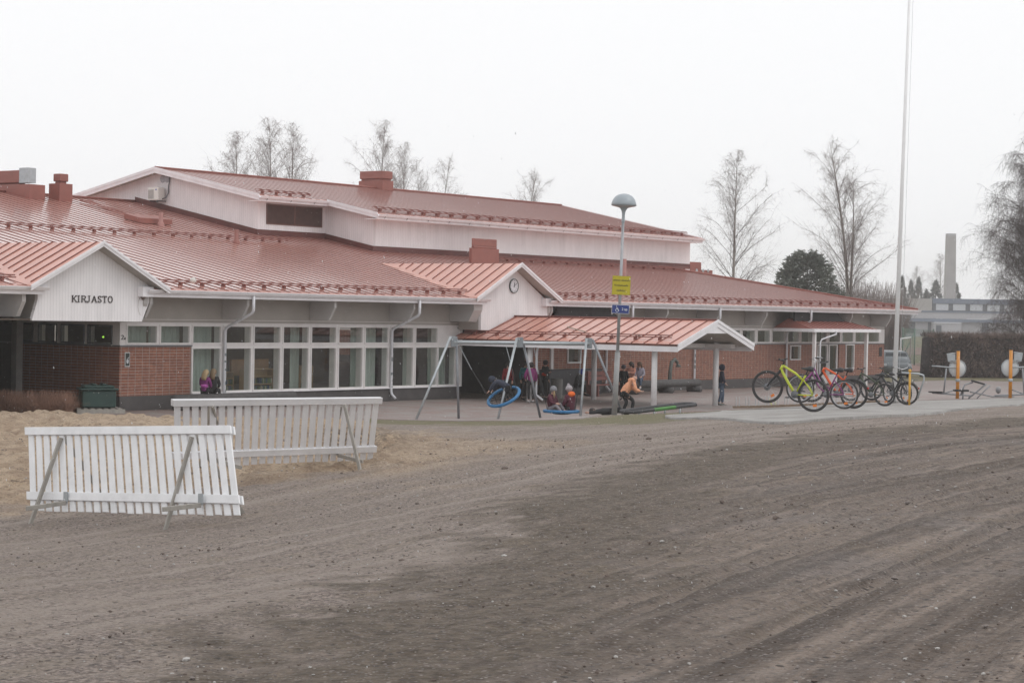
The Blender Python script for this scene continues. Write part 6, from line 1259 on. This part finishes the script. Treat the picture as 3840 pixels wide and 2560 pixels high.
# ---------------------------------------------------------------- trees
barkb=mat('birch_bark',(.30,.27,.25),.85,.35,6,stain=.5,streak=.3); twig=mat('birch_twigs',(.23,.19,.18),.9,.2,1)  # twigs paled so their colour carries the distance haze
def birch(name,label,base,h,spread,seed,stems=1,droop=.5,dens=1.,thick=1.,group='bare birches around the school',tw=None,low=.16):
    r=random.Random(seed); root=thing(name,label,'tree',tuple(base),0,group); T_=MB(); B_=MB(); V=[];Fc=[]; nv=lambda: np.array([r.uniform(-1,1) for _ in range(3)])
    def ribbon(P,w0):   # fine twig: thin three sided spine
        k=len(V); m=len(P); d=P[-1]-P[0]; x=np.cross(d,(.3,.5,.8)); x/=np.linalg.norm(x)+1e-9; y=np.cross(d,x); y/=np.linalg.norm(y)+1e-9
        for i,p in enumerate(P):
            w=w0*(1-.75*i/(m-1)); V.extend([p+x*w,p-x*w*.5+y*w*.87,p-x*w*.5-y*w*.87])
        for i in range(m-1):
            for j in range(3): Fc.append((k+i*3+j,k+i*3+(j+1)%3,k+i*3+3+(j+1)%3,k+i*3+3+j))
    for s in range(stems):
        a0=r.uniform(0,2*PI); off=(stems>1)*.15*h; pts=[]; n=12; wob=[r.uniform(-1,1) for _ in range(4)]; hs=h*(1 if s==0 else r.uniform(.80,.95))
        for i in range(n+1):
            t=i/n; pts.append(np.array((math.cos(a0)*off*t*(.5+.5*t)+.012*h*math.sin(5*t+wob[0]*3)*t,math.sin(a0)*off*t*(.5+.5*t)+.012*h*math.sin(4*t+wob[1]*3)*t,hs*t)))
        R0=.0115*h*thick; T_.tube(pts,[R0*(1-t/n*.96)+.003 for t in range(n+1)],8)
        nb=int(62*dens/(stems**.6))
        for b in range(nb):
            t=low+(1-low)*(b+r.random())/nb*.985; i=min(int(t*n),n-1); p=pts[i]+(pts[i+1]-pts[i])*(t*n-i); az=r.uniform(0,2*PI); el=R_(r.uniform(38,60)+14*t)
            q_=(t-low)/(1-low); prof=(math.sin(PI*min(1,q_*.80+.17)))**.9*(1-q_*.45); L=spread*h*1.25*prof*r.uniform(.55,1.15)+.35
            d=np.array((math.cos(az)*math.cos(el),math.sin(az)*math.cos(el),math.sin(el))); P=[p]; m=7; dd=d.copy()
            for k in range(m): dd=dd+nv()*.13+np.array((0,0,.03-.055*droop*k)); dd/=np.linalg.norm(dd); P.append(P[-1]+dd*L/m)
            rb=max(.008,R0*.20*(1-t*.7)*(L/(spread*h))**.5); B_.tube(P,[rb*(1-k/m*.88)+.002 for k in range(m+1)],4,False)
            for q in range(int((4+9*L/(spread*h))*dens)):
                u=.12+.88*r.random(); i2=min(int(u*m),m-1); p2=P[i2]+(P[i2+1]-P[i2])*(u*m-i2); d2=(P[i2+1]-P[i2]); d2/=np.linalg.norm(d2); d2=d2+nv()*.85; d2/=np.linalg.norm(d2); l2=min(L*.42,.11*h)*r.uniform(.5,1.2); Q=[p2]
                for k in range(4): d2=d2+nv()*.18+np.array((0,0,.03-.17*droop)); d2/=np.linalg.norm(d2); Q.append(Q[-1]+d2*l2/4)
                ribbon(Q,.0085*thick)
                for w in range(int(9*dens)):
                    i3=r.randrange(4); p3=Q[i3]+(Q[i3+1]-Q[i3])*r.random(); d3=nv()+np.array((0,0,.25-droop*1.1)); d3/=np.linalg.norm(d3); l3=r.uniform(.3,.8)*h/15
                    ribbon([p3,p3+d3*l3*.5,p3+d3*l3+np.array((0,0,-.15*droop*l3*2))],.0050)
    T_.build('trunk',barkb,root,local=True); B_.build('limbs',mat('birch_limb_bark',(.11,.088,.082),.9,.2,2),root,local=True)
    C_=MB(); C_.v=[tuple(map(float,v)) for v in V]; C_.f=[list(f) for f in Fc]; C_.sm=[False]*len(Fc); C_.mi=[0]*len(Fc); C_.build('twigs',tw or twig,root,local=True)
    return root
def tbase(px,Z): return gp(px,Z)
def th(px,y,Z): return HC+(1171.9+.0183*(px-1920)-y)/F*Z
def cp(src,label,px,Z,ytop,hsrc,rz,sx=1.):
    r=dup(src,tuple(tbase(px,Z)),rz,label); s=th(px,ytop,Z)/hsrc; r.scale=(s*sx,s*sx,s); return r
hA=th(2745,590,150); tA=birch('birch_tree','tall slender bare birch just right of the raised hall',tbase(2745,150),hA,.27,5,1,.45,.92)
hB=th(3190,540,150); tB=birch('birch_tree','broad bare birch with forked stems left of the flagpole',tbase(3190,150),hB,.27,11,3,.45,.95)
hD=th(3830,370,112); tD=birch('birch_tree','dense weeping bare birch cut off by the right edge, behind the hedge',tbase(3852,118),hD*1.10,.225,23,2,.95,1.75,1.,low=.08,tw=mat('weeping_birch_twigs',(.085,.066,.062),.9,.2,1))
cp(tA,'bare birch at the left of the three behind the hall ridge',868,135,520,hA,1.1,1.)
cp(tA,'bare birch in the middle of the three, tallest left of the ridge chimney',1000,135,472,hA,2.6,.95)
cp(tA,'bare birch at the right of the three behind the hall ridge',1092,138,492,hA,4.0,.8)
cp(tA,'bare birch directly behind the brick red ridge chimney',1428,138,482,hA,5.1,.85)
cp(tA,'small bare birch close behind the right side of the ridge chimney',1500,145,560,hA,.4,.7)
cp(tB,'bare birch with a rounded top behind the middle of the hall ridge',1600,145,598,hB,2.0,.75)
cp(tB,'faint bare birch low behind the hall ridge, above the clock',1935,160,640,hB,3.3,.85)
cp(tA,'thin bare birch top beside the chimney of the far factory',3520,520,960,hA,2.2,1.1)
cp(tA,'thin bare birch tips above the far conifers',3430,520,1005,hA,.9,1.2)
def conifer(name,label,base,h,w,seed,m,n=5200,rnd=1.,group='dark conifers beyond the school'):
    r=np.random.default_rng(seed); root=thing(name,label,'tree',tuple(base),0,group); mb=MB(); mb.tube([(0,0,0),(0,0,h*.9)],[.02*h,.005*h],7); mb.build('trunk',mat('conifer_bark',(.08,.06,.05),.9),root,local=True)
    V=[];Fc=[]; cl=[(r.uniform(0,2*PI),r.random()**.8,r.uniform(.75,1.12)) for _ in range(260)]
    for i in range(n):
        a,t,k=cl[r.integers(len(cl))]; prof=((1-t)**(.62*rnd))*min(1,(t+.02)*9)**.5; R=w/2*prof*k; rr=R*(1-.55*r.random()**1.8); a2=a+r.normal()*.24; z=h*(.04+.95*t)+r.normal()*h*.022
        c=np.array((rr*math.cos(a2),rr*math.sin(a2),z)); out=np.array((math.cos(a2),math.sin(a2),r.uniform(-.1,.7))); out+=r.normal(size=3)*.4; out/=np.linalg.norm(out); s=np.cross(out,r.normal(size=3)); s/=np.linalg.norm(s); l=h*r.uniform(.018,.042); q=len(V); V+=[c-s*l*.28,c+s*l*.28,c+out*l]; Fc.append((q,q+1,q+2))
    mb=MB(); mb.add(V,Fc); mb.build('crown',m,root,local=True); return root
pinem=mat('pine_needles',(.155,.170,.145),.9,.35,.9); sprm=mat('spruce_needles',(.05,.06,.055),.9,.3,.3)  # pine needles lightened, haze put into their colour
conifer('pine_tree','rounded dark green pine left of the broad birch, rising above the roof end',tbase(3022,138),th(3022,955,138),7.4,4,pinem,17000,.62)
h0=th(3362,1040,420); sp0=conifer('spruce_tree','far pointed spruce right behind the flagpole',tbase(3378,420),th(3378,1035,420),5.5,9,sprm,2600,1.5)
hs_=th(3378,1035,420)
for lb,px,y,w,z in (('far pointed spruce left of the factory chimney, taller of the close pair',3440,1040,1,475),('far pointed spruce left of the factory chimney, lower of the close pair',3412,1050,.9,470),('far broad spruce close to the left side of the chimney',3505,1052,1.5,480),('far low spruce partly hidden behind the factory chimney',3580,1062,1.3,470),('far low spruce between the close pair and the broad one',3470,1085,1.3,480)):
    r_=dup(sp0,tuple(tbase(px,z)),px*.1,lb); s=th(px,y,z)/hs_; r_.scale=(s*w,s*w,s)
# shrubs at the roof end and reddish dormant shrub by the recess
def shrub(name,label,base,h,w,d,seed,m,n,col_r=.008,fan=.35,cat='shrub',L=None):
    r=np.random.default_rng(seed); root=thing(name,label,cat,tuple(base)); mb=MB(); e=XU; f=ZU
    for i in range(n):
        o=e*(r.random()-.5)*w+f*(r.random()-.5)*d; dr=np.array((r.normal()*fan,r.normal()*fan,1.)); dr/=np.linalg.norm(dr); l=h*r.uniform(.6,1.05); p=o.copy(); q=p+dr*l*.5; s=q+(dr+np.array((r.normal()*.12,r.normal()*.12,0)))*l*.5
        mb.tube([p,q,s],[col_r,col_r*.7,col_r*.3],3,False)
        for k in range(2): t=r.uniform(.3,.9); a=p+(q-p)*t*1.0; mb.tube([a,a+np.array((r.normal()*.2,r.normal()*.2,.35*h*.5))],[col_r*.5,col_r*.25],3,False)
    mb.build('twigs',m,root,local=True); return root
for lb,px,Z,y,w in (('bare bushy shrub right of the pine above the roof end',3215,165,1050,3.2),('bare shrub close left of the flagpole above the roof end',3300,170,1062,3.0)): shrub('bare_shrub',lb,tbase(px,Z),th(px,y,Z),w,3,px,twig,900,.02,.22)
g=GZ(95,58.5); shrub('dormant_shrub','low reddish brown leafless shrub beside the green grit box at the left',(g[0],g[1],0.),.70,2.9,1.3,5,mat('reddish_brown_stems',(.27,.15,.105),.9,.35,3),2600,.0055,.22)
# ---------------------------------------------------------------- loose stones
r=np.random.default_rng(12); ico=[(0,0,1),(.89,0,.45),(.28,.85,.45),(-.72,.53,.45),(-.72,-.53,.45),(.28,-.85,.45),(.72,.53,-.45),(-.28,.85,-.45),(-.89,0,-.45),(-.28,-.85,-.45),(.72,-.53,-.45),(0,0,-1)]
icf=[(0,1,2),(0,2,3),(0,3,4),(0,4,5),(0,5,1),(1,6,2),(2,7,3),(3,8,4),(4,9,5),(5,10,1),(6,7,2),(7,8,3),(8,9,4),(9,10,5),(10,6,1),(11,7,6),(11,8,7),(11,9,8),(11,10,9),(11,6,10)]; ico=np.array(ico)
n=14000; Zs_=6+34*r.random(n)**1.25; us=r.uniform(-.27,.27,n); X_=us*Zs_; xx=X_*_rt[0]+Zs_*math.cos(YAW); yy=X_*_rt[1]+Zs_*math.sin(YAW); cl=fbm(xx,yy,.7,3,41); keep=(r.random(n)<np.clip(.45+cl*1.6,.05,1)); xx,yy,Zs_=xx[keep],yy[keep],Zs_[keep]; hh=HT(xx,yy); V=[];Fc=[];MI=[]
for i in range(len(xx)):
    s=.004+.009*r.random()**3+(.018*r.random() if r.random()<.02 else 0); s*=(.8+Zs_[i]/40); A=ico*(s*r.uniform(.8,1.5),s*r.uniform(.7,1.2),s*r.uniform(.45,.8))*(1+.15*r.normal(size=(12,1))); a=r.uniform(0,6.28); c,s_=math.cos(a),math.sin(a); A=np.c_[A[:,0]*c-A[:,1]*s_,A[:,0]*s_+A[:,1]*c,A[:,2]]+(xx[i],yy[i],hh[i]+s*.2); b=len(V); V+=A.tolist(); Fc+=[tuple(b+k for k in f) for f in icf]; MI+=[int(r.choice(3,p=(.5,.36,.14)))]*20
mb=MB(); mb.v=[tuple(v) for v in V]; mb.f=[list(f) for f in Fc]; mb.sm=[False]*len(Fc); mb.mi=MI
o=mb.build('loose_stones',[mat('stone_dark',(.13,.10,.085),.9),mat('stone_mid',(.22,.19,.175),.9),mat('stone_pale',(.42,.40,.38),.85)]); tag(o,'loose small stones scattered over the gravel','stones',kind='stuff')
# ---------------------------------------------------------------- sleet falling through the air
n=3200; Zs_=9+50*r.random(n)**.8; us=r.uniform(-.27,.27,n); X_=us*Zs_; xx=X_*_rt[0]+Zs_*math.cos(YAW); yy=X_*_rt[1]+Zs_*math.sin(YAW); hh=HT(xx,yy)+.1+r.random(n)*(HC-.8+.05*Zs_); dn=np.array((.35,.0,-1.)); dn/=np.linalg.norm(dn); sx_=np.cross(dn,(0,1,0)); sy_=np.cross(dn,sx_); V=[];Fc=[]
for i in range(n):
    s=.0018+.0013*r.random(); l=s*(1.5+2.*r.random()); c=np.array((xx[i],yy[i],hh[i])); b=len(V); V+=[c-dn*l,c+dn*l,c+sx_*s,c-sx_*s,c+sy_*s,c-sy_*s]; Fc+=[(b,b+2,b+4),(b,b+4,b+3),(b,b+3,b+5),(b,b+5,b+2),(b+1,b+4,b+2),(b+1,b+3,b+4),(b+1,b+5,b+3),(b+1,b+2,b+5)]
mb=MB(); mb.v=[tuple(map(float,v)) for v in V]; mb.f=[list(f) for f in Fc]; mb.sm=[False]*len(Fc); mb.mi=[0]*len(Fc); o=mb.build('snowfall',mat('wet_snow',(.85,.86,.88),.6,.02)); tag(o,'light sleet falling through the air','snow',kind='stuff')
# ---------------------------------------------------------------- damp snowy air
hz_=MB(); hz_.box(-120,950,-420,760,-1.5,34); hm_=bpy.data.materials.new('damp_air'); hm_.use_nodes=True; n_=hm_.node_tree.nodes; n_.clear(); ho=n_.new('ShaderNodeOutputMaterial'); pv=n_.new('ShaderNodeVolumePrincipled'); pv.inputs['Color'].default_value=(1,.99,.98,1); pv.inputs['Density'].default_value=.0006; pv.inputs['Anisotropy'].default_value=.3; hm_.node_tree.links.new(pv.outputs[0],ho.inputs['Volume'])
o=hz_.build('haze',hm_); tag(o,'pale damp air','haze',kind='stuff')
SC.cycles.volume_step_rate=8; SC.cycles.volume_max_steps=32; SC.cycles.transparent_max_bounces=16; SC.cycles.volume_bounces=1
